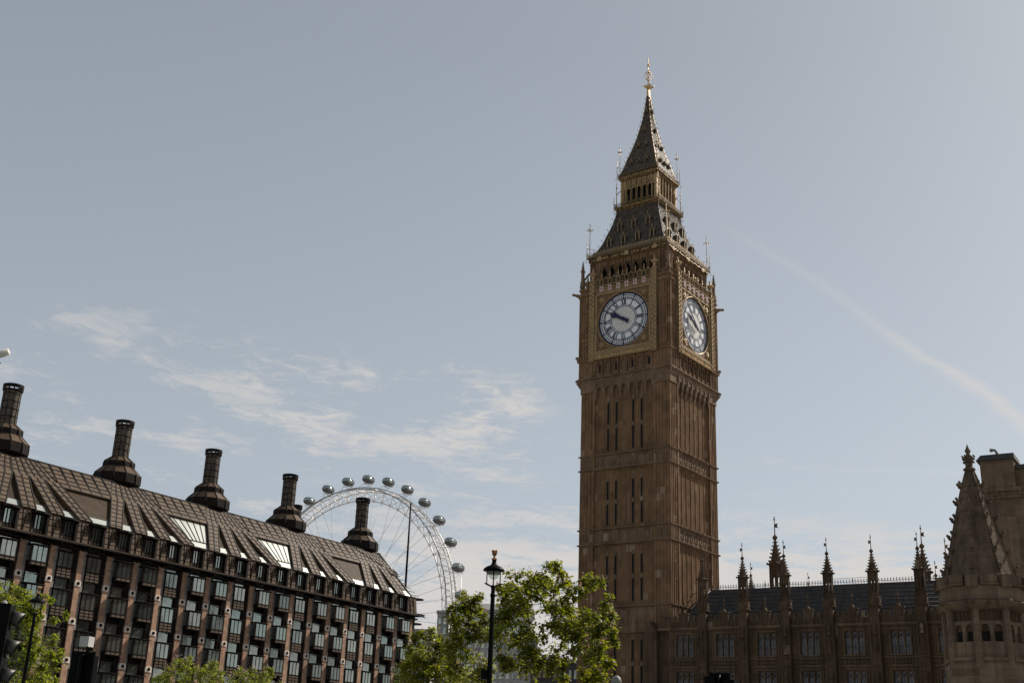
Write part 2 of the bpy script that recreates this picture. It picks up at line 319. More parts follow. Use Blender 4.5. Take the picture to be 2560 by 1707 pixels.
# --- shaft: core with corner piers, ribbed centre panels
m=MB(); m.box(-5.93,5.93,-5.93,5.93,0,47.2)
BAYC=[-3.48,-2.32,-1.16,0,1.16,2.32,3.48]
BANDS=[(38.2,36.43),(29.17,27.37),(20.06,17.14),(10.6,9.0)]
LEV=[(45.3,38.25),(36.35,29.25),(27.3,20.15),(17.05,10.7),(8.9,0)]
for th in FACES:
    m.rot(th)
    for sgn in (-1,1):
        a,b=(4.2,6.15) if sgn>0 else (-6.15,-4.2)
        m.box(a,b,-6.12,-5.8,0,47.0)
        for x in (4.32,4.72,5.16,5.6,6.02):           # corner pier shafts
            m.box(sgn*x-.055,sgn*x+.055,-6.2,-6.12,0,47.0)
        m.box(sgn*4.2-.09,sgn*4.2+.09,-6.26,-6.12,0,47.0)
        for z in range(2,46,1):
            if rnd.random()<.35: m.box(sgn*4.94-.16,sgn*4.94+.16,-6.17,-6.12,z,z+.12)
    for k in range(8):
        x=-4.06+1.16*k; m.box(x-.10,x+.10,-5.985,-5.9,0,45.4); m.box(x-.04,x+.04,-6.02,-5.985,0,45.4)
    for c in BAYC:
        for d in (-.36,-.24,-.12,0,.12,.24,.36):
            if th==-90 and abs(d)<.2 and abs(c) in (1.16,2.32): continue
            m.box(c+d-.03,c+d+.03,-5.958,-5.92,0,45.6)
        for zt,zb in LEV:                              # cusped heads of the panels
            for d in (-.43,-.145,.145,.43):
                m.ext([(c+d-.13,zt),(c+d-.13,zt-.35),(c+d,zt-.12),(c+d+.13,zt-.35),(c+d+.13,zt)],-5.975,-5.9)
m.rot(None)
for sx in (-1,1):
    for sy in (-1,1):
        m.box(min(sx*5.8,sx*6.12),max(sx*5.8,sx*6.12),min(sy*5.8,sy*6.12),max(sy*5.8,sy*6.12),0,46.99)
m.build('shaft',M_tower,tower)
# slit windows on the west face
for c in (-2.32,-1.16,1.16,2.32):
    for zt,zb in ((44.72,41.66),(41.42,38.6),(34.9,32.35),(32.1,29.6),(26.0,23.5),(23.25,20.65),(16.35,13.7),(13.45,10.9)):
        s=MB(); s.rot(-90); s.m=0; s.box(c-.15,c+.15,-5.975,-5.935,zb,zt); s.m=1
        s.box(c-.19,c-.15,-6.02,-5.9,zb,zt); s.box(c+.15,c+.19,-6.02,-5.9,zb,zt); s.box(c-.22,c+.22,-6.06,-5.9,zb-.12,zb)
        s.ext([(c-.17,zt),(c-.17,zt+.3),(c,zt+.62),(c+.17,zt+.3),(c+.17,zt)],-6.02,-5.9)
        s.build('slit_window',[M_dark,M_towerd],tower)
for zt,zb in BANDS:
    s=MB()
    s.sq([(5.9,zb+.12),(6.02,zb+.12),(6.02,zt-.12),(5.9,zt-.12)])
    for z in (zb,zt): s.sq([(6.1,z-.14),(6.34,z-.02),(6.36,z+.1),(6.1,z+.16)])
    for th in FACES:
        s.rot(th)
        for k in range(8):
            x=-4.06+1.16*k; s.box(x-.05,x+.05,-6.1,-6.0,zb+.1,zt-.1)
            s.box(x-.12,x+.12,-6.46,-6.3,zt-.02,zt+.14)
        for k in range(14):
            x=-3.77+.58*k; zc=(zb+zt)/2
            if k<14: s.ext([(x-.22,zc),(x,zc+.5),(x+.22,zc),(x,zc-.5)],-6.08,-6.02)
        for sgn in (-1,1):
            s.box(sgn*5.15-.95,sgn*5.15+.95,-6.16,-6.0,zb+.1,zt-.1)
            for d in (-.6,-.2,.2,.6): s.box(sgn*5.15+d-.05,sgn*5.15+d+.05,-6.24,-6.16,zb+.3,zt-.3)
    s.build('string_course',M_towerd,tower)
# corbel arches and cornice under the clock storey
s=MB()
for th in FACES:
    s.rot(th)
    for k in range(8):
        x=-4.06+1.16*k
        s.add([(x-.13,-6.05,45.2),(x+.13,-6.05,45.2),(x+.13,-6.05,47.3),(x-.13,-6.05,47.3),(x-.13,-6.42,46.9),(x+.13,-6.42,46.9),(x+.13,-6.42,47.3),(x-.13,-6.42,47.3)],[(0,1,5,4),(4,5,6,7),(0,4,7,3),(1,2,6,5),(2,3,7,6)])
    for c in BAYC:
        s.arch(c-.45,c+.45,45.9,47.3,-6.3,-6.0,c,.74,45.9,46.15,46.85)
        for d in (-.2,.2): s.box(c+d-.03,c+d+.03,-6.0,-5.86,45.4,46.9)
    for sgn in (-1,1): s.box(sgn*5.2-1.0,sgn*5.2+1.0,-6.28,-5.9,46.3,47.3)
s.rot(None); s.sq([(6.0,46.7),(6.3,47.2),(6.38,47.35),(6.38,47.95),(6.58,48.0),(6.6,48.15),(6.42,48.3),(6.0,48.3)],cap=True)
for th in FACES:
    s.rot(th)
    for k in range(24): s.box(-6.2+.54*k-.1,-6.2+.54*k+.1,-6.44,-6.38,47.5,47.8)
s.build('corbel_cornice',M_towerd,tower)
# arcade storey
s=MB(); s.m=0
for th in FACES:
    s.rot(th)
    for i,c in enumerate(BAYC):
        s.m=0; s.arch(c-.58,c+.58,48.3,50.35,-6.42,-6.15,c,.78,48.65,49.45,50.05)
        s.m=1 if i%2==0 else 2; s.box(c-.4,c+.4,-6.2,-6.1,48.6,50.1)
        if i%2==0: s.m=2; s.box(c-.4,c-.14,-6.24,-6.2,48.6,50.1); s.box(c+.14,c+.4,-6.24,-6.2,48.6,50.1); s.box(c-.14,c+.14,-6.24,-6.2,49.75,50.1)
        s.m=2
        for e in (-.58,.58): s.box(c+e-.05,c+e+.05,-6.56,-6.42,48.3,50.3); s.ball((c+e,-6.55,48.3),.1,6,4)
    s.m=0
    for sgn in (-1,1):
        a,b=(4.06,6.45) if sgn>0 else (-6.45,-4.06)
        s.box(a,b,-6.42,-6.0,48.3,50.35)
        s.m=2
        for x in (4.5,4.95,5.4,5.85,6.3): s.box(sgn*x-.05,sgn*x+.05,-6.5,-6.42,48.35,50.25)
        s.m=0
s.rot(None); s.m=0; s.box(-6.1,6.1,-6.1,6.1,48.3,50.35)
s.build('arcade_storey',[M_tower,M_dark,M_towerd],tower)
# clock storey body and its corner piers
s=MB(); s.box(-6.3,6.3,-6.3,6.3,50.35,60.0)
for th in FACES:
    s.rot(th)
    for sgn in (-1,1):
        a,b=(4.78,6.42) if sgn>0 else (-6.42,-4.78)
        s.box(a,b,-6.42,-6.2,50.35,59.9)
        for x in (4.9,5.3,5.72,6.1,6.34): s.box(sgn*x-.05,sgn*x+.05,-6.54,-6.42,50.5,59.6)
        for z in (53.3,57.2):
            for x in (5.1,5.5,5.9): s.ext([(sgn*x-.16,z),(sgn*x,z+.35),(sgn*x+.16,z),(sgn*x,z-.35)],-6.5,-6.42)
s.rot(None)
for z in (50.4,59.4): s.sq([(6.4,z-.1),(6.62,z),(6.62,z+.12),(6.4,z+.2)])
s.sq([(6.3,59.95),(6.55,60.05),(6.58,60.2),(6.2,60.3)],cap=True)
s.build('clock_storey',M_tower,tower)
# gargoyles
def gargoyle(th,sgn,z,l):
    g=MB(); g.rot(th+45 if sgn>0 else th-45)
    g.path([(0,-8.6,z),(0,-9.0,z+.12),(0,-9.0-l*.6,z+.2),(0,-9.0-l,z+.25)],[.34,.26,.2,.1],6); g.ball((0,-9.0-l,z+.26),.2,6,5,(1,1.3,.9)); g.add([(-.1,-8.7,z-.1),(.1,-8.7,z-.1),(0,-8.7,z-1.0),(0,-9.5,z+.05)],[(0,1,3),(0,3,2),(1,2,3),(0,2,1)])
    g.build('gargoyle',M_towerd,tower)
for th in FACES: gargoyle(th,1,59.3,.95)
for th in FACES: gargoyle(th,1,50.75,.35)
for th in FACES: gargoyle(th,1,47.7,.3)
# gilded clock frames
ZC=55.15
s=MB()
for th in FACES:
    s.rot(th)
    s.m=0                                              # square plate with round hole
    n=64; vs=[];fs=[]
    for i in range(n):
        a=2*pi*(i+.5)/n; k=3.78/max(abs(cos(a)),abs(sin(a)))
        vs+=[(k*sin(a),-6.62,ZC+k*cos(a)),(3.72*sin(a),-6.62,ZC+3.72*cos(a)),(3.5*sin(a),-6.45,ZC+3.5*cos(a))]
    for i in range(n):
        j=(i+1)%n; fs+=[(3*i,3*i+1,3*j+1,3*j),(3*i+1,3*i+2,3*j+2,3*j+1)]
    s.add(vs,fs)
    s.m=1                                              # gilt ring and inner border
    ps=[(3.66*sin(2*pi*i/48),-6.64,ZC+3.66*cos(2*pi*i/48)) for i in range(48)]; s.path(ps,.06,5,True)
    s.box(-3.78,3.78,-6.74,-6.6,ZC+3.74,ZC+3.84); s.box(-3.78,3.78,-6.74,-6.6,ZC-3.84,ZC-3.74)
    s.box(-3.84,-3.74,-6.74,-6.6,ZC-3.84,ZC+3.84); s.box(3.74,3.84,-6.74,-6.6,ZC-3.84,ZC+3.84)
    for sx in (-1,1):
        for sz in (-1,1):
            for q in range(5): s.ball((sx*(3.0+.26*cos(q*1.257)),-6.66,ZC+sz*3.0+.26*sin(q*1.257)),.17,6,4)
            s.ball((sx*3.0,-6.7,ZC+sz*3.0),.17,6,4)
            for q in range(9):
                a=rnd.uniform(0,6.3); s.path([(sx*3.0+.45*cos(a),-6.64,ZC+sz*3.0+.45*sin(a)),(sx*3.0+.62*cos(a+.4),-6.66,ZC+sz*3.0+.62*sin(a+.4))],.035,4)
            s.path([(sx*3.6,-6.65,ZC+sz*1.75),(sx*3.3,-6.65,ZC+sz*2.3),(sx*3.62,-6.65,ZC+sz*2.75)],.04,4); s.path([(sx*1.75,-6.65,ZC+sz*3.6),(sx*2.3,-6.65,ZC+sz*3.3),(sx*2.75,-6.65,ZC+sz*3.62)],.04,4)
    s.m=2                                              # outer stone band, buff
    s.box(-4.12,-3.84,-6.72,-6.4,50.95,59.35); s.box(3.84,4.12,-6.72,-6.4,50.95,59.35)
    s.box(-4.12,4.12,-6.72,-6.4,ZC+3.84,59.95); s.box(-4.12,4.12,-6.76,-6.4,50.3,ZC-3.84)
    s.m=1; s.box(-4.12,4.12,-6.84,-6.76,50.95,51.03); s.box(-4.12,4.12,-6.84,-6.76,50.32,50.4)
    s.m=3                                              # inscription band: blackletter-like strokes
    x=-3.95
    while x<3.9:
        w_=rnd.choice((.05,.05,.08)); 
        if rnd.random()<.84: s.box(x,x+w_,-6.80,-6.76,50.5,50.5+rnd.choice((.26,.26,.34)))
        x+=rnd.choice((.1,.12,.14))
    # chequered gilt strips at the sides, rising to small finials
    for sgn in (-1,1):
        c=sgn*4.44; s.m=2; s.box(c-.3,c+.3,-6.8,-6.3,50.2,61.0); s.m=1
        for e in (-.32,.32): s.box(c+e-.03,c+e+.03,-6.88,-6.78,50.2,60.9)
        for k in range(34):
            z=50.5+.3*k
            for q,e in enumerate((-.14,.14)):
                if (k+q)%2: s.box(c+e-.12,c+e+.12,-6.86,-6.8,z,z+.24)
        s.lathe([(.3,61.0),(.42,61.15),(.22,61.3),(.22,61.7),(.4,61.85),(.42,62.05),(.2,62.25),(.1,62.45),(.13,62.6),(.02,62.95)],8,(c,-6.55))
        for q in range(6): a=q*pi/3; s.ball((c+.42*cos(a),-6.55+.42*sin(a),62.05),.09,5,4)
s.build('clock_frame',[M_spand,M_gold,M_goldst,M_gold2],tower)
# shields row and pierced parapet
for th in FACES:
    for k in range(6):
        s=MB(); s.rot(th)
        x=-3.05+1.22*k; s.m=0; s.ext([(x-.25,59.42),(x-.25,60.0),(x+.25,60.0),(x+.25,59.42),(x+.12,59.3),(x,59.25),(x-.12,59.3)],-6.84,-6.72)
        s.m=1; s.box(x-.05,x+.05,-6.86,-6.84,59.3,60.0); s.box(x-.25,x+.25,-6.86,-6.84,59.62,59.73)
        s.m=2; s.path([(x-.61-.15,-6.76,59.5),(x-.61,-6.78,59.72),(x-.61+.16,-6.76,59.86)],.05,4)
        s.build('shield',[M_white,M_red,M_gold],tower)
s=MB()
for th in FACES:
    s.rot(th); s.m=0
    s.box(-4.15,4.15,-6.86,-6.6,60.05,60.2); 
    for k in range(7):
        x=-3.66+1.22*k
        s.ext([(x-.61,60.85),(x-.61,60.97),(x-.25,60.97),(x,61.3),(x+.25,60.97),(x+.61,60.97),(x+.61,60.85),(x+.2,60.85),(x,61.12),(x-.2,60.85)],-6.84,-6.62)
        s.box(x-.03+.3,x+.03+.3,-6.8,-6.66,60.2,60.85); s.box(x-.03-.3,x+.03-.3,-6.8,-6.66,60.2,60.85); s.box(x-.03-.45,x+.03-.45,-6.8,-6.66,60.2,60.85); s.box(x-.03+.45,x+.03+.45,-6.8,-6.66,60.2,60.85)
        s.path([(x-.22,-6.74,60.53),(x,-6.74,60.84),(x+.22,-6.74,60.53),(x,-6.74,60.22)],.04,4,True); s.ball((x,-6.76,60.53),.1,5,4)
    s.m=1
    for k in range(6):
        x=-3.05+1.22*k; s.lathe([(.09,60.97),(.07,61.25),(.13,61.35),(.06,61.5),(.1,61.6),(.01,61.95)],6,(x,-6.73))
    s.lathe([(.09,61.3),(.1,61.5),(.02,61.75)],6,(0,-6.73))
    for sgn in (-1,1):
        s.m=2; a,b=(4.75,6.5) if sgn>0 else (-6.5,-4.75); s.box(a,b,-6.5,-6.3,60.7,60.85)
        for k in range(6): s.box(sgn*(4.95+.28*k)-.05,sgn*(4.95+.28*k)+.05,-6.46,-6.34,60.25,60.7)
s.build('parapet',[M_goldst,M_gold,M_towerd],tower)
# corner pinnacles with flying buttresses to the belfry
for th in FACES:
    p=MB(); p.rot(th); c=(6.22,-6.22)
    p.box(c[0]-.24,c[0]+.24,c[1]-.24,c[1]+.24,60.2,61.5); p.box(c[0]-.16,c[0]+.16,c[1]-.16,c[1]+.16,61.5,62.9); p.box(c[0]-.24,c[0]+.24,c[1]-.24,c[1]+.24,62.85,62.98)
    crocket_spire(p,c,.2,62.98,64.4,4,5,.12)
    for q in range(7):
        a=q/6; p.ball((6.1-.75*a,-6.1+.75*a,61.6+1.25*sin(a*1.57)),.17,6,4)
    p.build('corner_pinnacle',M_towerd,tower)
# belfry
s=MB()
for th in FACES:
    s.rot(th); s.m=0
    for c in BAYC: 
        s.arch(c-.58,c+.58,60.2,63.95,-5.5,-5.1,c,.86,60.2,62.7,63.45)
        s.m=1; s.ext([(c-.33,62.75),(c,63.5),(c+.33,62.75),(c+.28,62.75),(c,63.3),(c-.28,62.75)],-5.44,-5.3)
        for e in (-.58,.58): s.box(c+e-.05,c+e+.05,-5.62,-5.5,60.3,63.9)
        for q in (-1,1):
            s.add([(c+q*.36,-5.42,62.5),(c+q*.18,-5.42,62.95),(c+q*.36,-5.42,63.1)],[(0,1,2)])
        s.ext([(c-.4,63.45),(c,63.95),(c+.4,63.45),(c+.34,63.45),(c,63.82),(c-.34,63.45)],-5.58,-5.5)
        s.m=0
    for sgn in (-1,1):
        a,b=(4.06,5.55) if sgn>0 else (-5.55,-4.06)
        s.box(a,b,-5.55,-4.6,60.2,63.95); s.m=1
        for x in (4.3,4.7,5.1,5.42): s.box(sgn*x-.04,sgn*x+.04,-5.62,-5.55,60.4,63.8)
        s.m=0
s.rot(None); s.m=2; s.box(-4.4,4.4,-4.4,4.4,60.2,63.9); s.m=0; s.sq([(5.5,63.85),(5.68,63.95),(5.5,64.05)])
s.build('belfry',[M_tower,M_towerd,M_dark],tower)
def cresting(s,h,z,step,sz,faces=FACES):
    n=int(2*h/step)
    for th in faces:
        s.rot(th)
        s.box(-h,h,-h-.03,-h+.03,z+sz*.42,z+sz*.52)
        for k in range(n+1):
            x=-h+2*h*k/n; s.box(x-.02,x+.02,-h-.02,-h+.02,z,z+sz)
            for dx,dz in ((0,1.0),(-.28,.8),(.28,.8)): s.add([(x+dx*sz-.14*sz,-h-.03,z+dz*sz),(x+dx*sz,-h-.03,z+dz*sz-.14*sz),(x+dx*sz+.14*sz,-h-.03,z+dz*sz),(x+dx*sz,-h-.03,z+dz*sz+.16*sz)],[(0,1,2,3)])
            s.ball((x+h/n,-h-.03,z+sz*.15),sz*.12,4,3)
    s.rot(None)
# lower iron roof
s=MB(); s.m=1; s.sq([(5.45,64.05),(5.6,64.2),(5.68,64.65),(5.86,64.72),(5.86,64.85)])
s.m=0; LR=[(5.84,64.85),(5.52,65.05),(4.83,66.1),(4.35,67.2),(3.97,68.44),(3.5,69.85),(3.14,71.4),(3.02,72.2)]
s.sq(LR)
def rh(P,z):
    for (a,b),(c,d) in zip(P,P[1:]):
        if b<=z<=d: return a+(c-a)*(z-b)/(d-b)
    return P[-1][0]
for th in FACES:
    s.rot(th)
    for k in range(-9,10):                             # rolls between the iron plates
        x0=k*.55; zs=[z for r,z in LR if rh(LR,z)>abs(x0)*.98]
        pts=[]
        for z in (64.95,65.3,66.1,67.2,68.44,69.85,71.3,72.1):
            hh=rh(LR,z); xx=x0*(.62+.38*(hh-3)/2.8)
            if abs(xx)<hh: pts.append((xx,-hh-.02,z))
        if len(pts)>1: s.path(pts,.045,4)
    s.path([(rh(LR,z),-rh(LR,z),z) for z in (64.9,66.1,67.2,68.44,69.85,71.3,72.1)],.07,5)
s.build('lower_roof',[M_iron,M_frieze],tower)
for th in FACES:                                        # gilt lumps
    s=MB(); s.m=0
    s.rot(th)
    for k in range(38):
        x=-5.5+.297*k; s.m=0 if k%5 else 1; s.ball((x,-5.72,64.4+rnd.uniform(-.08,.08)),rnd.uniform(.1,.17),5,4)
    for k in (-3,0,3): s.m=0; s.ext([(k*1.35-.3,64.15),(k*1.35-.25,64.75),(k*1.35,64.98),(k*1.35+.25,64.75),(k*1.35+.3,64.15)],-5.82,-5.7)
    s.m=0
    cresting(s,5.8,64.85,.5,.62,(th,)); s.build('roof_cresting',[M_gold,M_irond],tower); s=MB(); s.rot(th)
    for k in range(8):
        z=65.7+.82*k; hh=rh(LR,z); s.path([(hh,-hh,z),(hh+.16,-hh-.16,z+.08),(hh+.2,-hh-.2,z+.3),(hh+.08,-hh-.08,z+.36)],.03,4); s.ball((hh+.2,-hh-.2,z+.3),.06,4,3)
    s.build('hip_crocket',M_gold,tower)
def dormer(th,x,z,w_,h,P,big=True):
    d=MB(); d.rot(th); yf=-rh(P,z)-.12
    d.m=0; d.box(x-w_/2,x+w_/2,yf,yf+.9,z,z+h); d.ext([(x-w_*.62,z+h*.92),(x,z+h*1.55),(x+w_*.62,z+h*.92)],yf-.02,yf+1.1)
    d.m=1; d.box(x-w_*.27,x+w_*.27,yf-.012,yf+.01,z+h*.1,z+h*.88)
    d.m=2
    for e in (-1,1):
        d.box(x+e*w_*.42-.04,x+e*w_*.42+.04,yf-.05,yf,z-.05,z+h); d.tube((x+e*w_*.66,yf-.05,z+h*.88),(x,yf-.05,z+h*1.6),.035,4)
        d.tube((x+e*w_*.5,yf-.04,z+h),(x+e*w_*.5,yf-.04,z+h*1.3),.03,4)
    d.tube((x,yf-.05,z+h*1.5),(x,yf-.05,z+h*2.0),.04,4,.015); d.ball((x,yf-.05,z+h*1.78),.08,5,4)
    d.build('roof_dormer',[M_iron,M_dark,M_gold],tower)
for th in (0,-90,90,180):
    for k in range(4): dormer(th,-3.15+2.1*k,66.35,.62,.85,LR)
    for k in range(3): dormer(th,-2.1+2.1*k,68.75,.62,.9,LR)
# gallery and lantern
s=MB(); s.m=2
s.sq([(3.02,72.0),(3.3,72.35),(3.36,72.6),(3.0,72.65)],cap=True)
s.m=0
for th in FACES:
    s.rot(th)
    LB=[-1.6,-.8,0,.8,1.6]
    for c in LB:
        s.m=0; s.arch(c-.4,c+.4,72.65,76.5,-2.62,-2.45,c,.56,72.7,74.8,75.3)
        s.m=1
        for q in (-.13,.13):
            s.box(c+q-.05,c+q+.05,-2.635,-2.61,75.5,75.72); s.box(c+q-.05,c+q+.05,-2.635,-2.61,75.85,76.05)
        s.box(c-.06,c+.06,-2.635,-2.61,75.35,75.5); s.box(c-.06,c+.06,-2.635,-2.61,76.12,76.35)
        s.m=0
        for e in (-.4,.4): s.box(c+e-.05,c+e+.05,-2.8,-2.62,72.65,76.5)
        s.tube((c-.28,-2.66,73.3),(c+.28,-2.66,73.3),.03,4)
    for sgn in (-1,1):
        s.box(sgn*2.23-.23,sgn*2.23+.23,-2.62,-2.45,72.65,76.5); s.m=1; s.box(sgn*2.2-.09,sgn*2.2+.09,-2.635,-2.61,73.0,75.2); s.m=0
    for sgn in (-1,1): s.box(sgn*2.6-.13,sgn*2.6+.13,-2.72,-2.45,72.65,76.5)
    s.m=2
    for k in range(22): s.m=0; s.ball((-3.2+.305*k,-3.34,72.4),rnd.uniform(.07,.13),4,3)
    for k in range(20): s.ball((-2.9+.305*k,-3.0,76.85),rnd.uniform(.08,.14),5,3)
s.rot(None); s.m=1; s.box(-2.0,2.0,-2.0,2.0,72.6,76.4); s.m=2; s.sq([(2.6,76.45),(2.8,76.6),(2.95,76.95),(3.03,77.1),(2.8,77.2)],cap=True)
cresting(s,3.3,72.65,.3,.42); cresting(s,2.96,77.15,.28,.4)
s.build('lantern',[M_gold,M_dark,M_frieze],tower)
# upper spire
UP=[(2.9,77.2),(2.47,78.48),(2.05,80.13),(1.63,81.53),(1.2,83.2),(.86,84.88),(.6,86.28),(.4,87.68),(.27,89.07),(.17,90.2)]
s=MB(); s.m=0; s.sq(UP)
for th in FACES:
    s.rot(th)
    for k in range(-5,6):
        pts=[(k*.5*(h/2.9)**.35 if abs(k*.5*(h/2.9)**.35)<h else None,-h-.02,z) for h,z in UP]; pts=[p for p in pts if p[0] is not None]
        if len(pts)>1: s.path(pts,.035,4)
    s.m=1; s.path([(h,-h,z) for h,z in UP],.06,4)
    for k in range(17):
        z=78.0+.72*k; h=rh(UP,z); s.path([(h,-h,z),(h+.12,-h-.12,z+.1),(h+.13,-h-.13,z+.24)],.035,4); s.ball((h+.14,-h-.14,z+.22),.06,4,3)
    s.m=0
s.build('upper_roof',[M_iron,M_gold],tower)
for th in FACES:
    for n_,z in ((3,78.9),(2,81.6),(1,84.3),(1,87.4)):
        for k in range(n_):
            x=(k-(n_-1)/2)*1.15; d=MB(); d.rot(th); yf=-rh(UP,z)-.22; d.m=0; d.ext([(x-.24,z),(x,z+.55),(x+.24,z)],yf,yf+.5); d.m=1; d.ext([(x-.12,z+.03),(x,z+.32),(x+.12,z+.03)],yf-.02,yf)
            d.m=2; d.tube((x-.26,yf-.02,z-.04),(x,yf-.02,z+.6),.035,4); d.tube((x+.26,yf-.02,z-.04),(x,yf-.02,z+.6),.035,4); d.tube((x,yf,z+.5),(x,yf,z+.8),.03,4); d.build('spire_lucarne',[M_iron,M_dark,M_gold],tower)
s=MB(); s.sq([(.17,90.1),(.15,91.2),(.2,91.35),(.4,91.6),(.44,91.75),(.2,91.8)])
for th in FACES:
    s.rot(th)
    for k in range(4): s.path([(-.4+.27*k,-.42,91.7),(-.4+.27*k,-.5,91.95)],.04,4)
    s.path([(.42,-.42,91.6),(.55,-.55,91.9),(.58,-.58,92.05)],.04,4)
s.rot(None); s.tube((0,0,91.6),(0,0,96.1),.05,6,.025); s.lathe([(.05,92.5),(.16,92.65),(.05,92.8)],6); s.ball((0,0,95.15),.16,8,6); s.ball((0,0,95.85),.1,6,4)
for i in range(4):
    a=pi/4+i*pi/2; ca,sa=cos(a),sin(a)
    s.path([(0,0,93.9),(.22*ca,.22*sa,93.95),(.38*ca,.38*sa,93.75),(.52*ca,.52*sa,93.45)],.04,4); s.ball((.6*ca,.6*sa,93.3),.12,5,4); s.ball((.38*ca,.38*sa,93.85),.1,5,4); s.ball((.32*ca,.32*sa,92.95),.1,5,4); s.path([(0,0,93.3),(.2*ca,.2*sa,93.2),(.3*ca,.3*sa,93.0)],.03,4); s.ball((.2*ca,.2*sa,94.2),.09,5,4)
    for q in range(2): s.ball((.12*ca,.12*sa,95.15+.18*(2*q-1)),.06,4,3)
for d in (-.16,.16): s.ball((d,0,96.0),.07,4,3)
s.ball((0,0,96.25),.09,5,4)
s.build('finial',M_gold2,tower)
# corner standards with crosses
for h0,z0,z1,r in ((5.62,64.85,69.95,.055),(2.82,77.2,82.0,.04)):
    for th in FACES:
        f=MB(); f.rot(th); c=(h0,-h0); f.tube((*c,z0),(*c,z1),r,5,r*.5); zc=z1-1.05; k=.36 if r>.05 else .24
        for a in range(4): ca,sa=cos(a*pi/2+.3),sin(a*pi/2+.3); f.tube((*c,zc),(c[0]+k*ca,c[1]+k*sa,zc),.035,4); f.ball((c[0]+k*ca,c[1]+k*sa,zc),.09,5,4); f.ball((c[0]+k*.6*ca,c[1]+k*.6*sa,zc+.1),.06,4,3)
        f.ball((*c,zc),.12,5,4); f.ball((*c,z1-.35),.09,5,4); f.ball((*c,z0+2.0),.08,5,4)
        e=.26; f.tube((c[0]+e,c[1]-e,z0-.3),(c[0]+e,c[1]-e,z0+2.3),.05,5,.03); f.tube((c[0]+e,c[1]-e,z0+1.3),(c[0],c[1],z0+1.5),.03,4); f.tube((*c,z0+1.35),(c[0]-.8,c[1]+.8,z0+1.3),.03,4); f.path([(c[0]+e,c[1]-e,z0-.2),(c[0]+e+.15,c[1]-e-.15,z0-.45),(c[0]+e,c[1]-e,z0-.65)],.04,4)
        f.build('corner_standard',M_gold,tower)
for th in FACES:
    f=MB(); f.rot(th); c=(3.12,-3.12)
    f.tube((*c,72.6),(*c,76.3),.07,5,.03); f.ball((*c,75.5),.13,5,4); f.ball((*c,74.6),.1,5,4); f.tube((*c,74.5),(2.7,-2.7,75.2),.05,4)
    f.tube((c[0]+.25,c[1]-.25,72.2),(c[0]+.25,c[1]-.25,74.1),.05,5,.03); f.path([(3.25+.14*cos(a*.9),-3.25-.14*cos(a*.9),71.95+.22*sin(a*.9)) for a in range(7)],.035,4,True)
    f.build('gallery_standard',M_gold,tower)
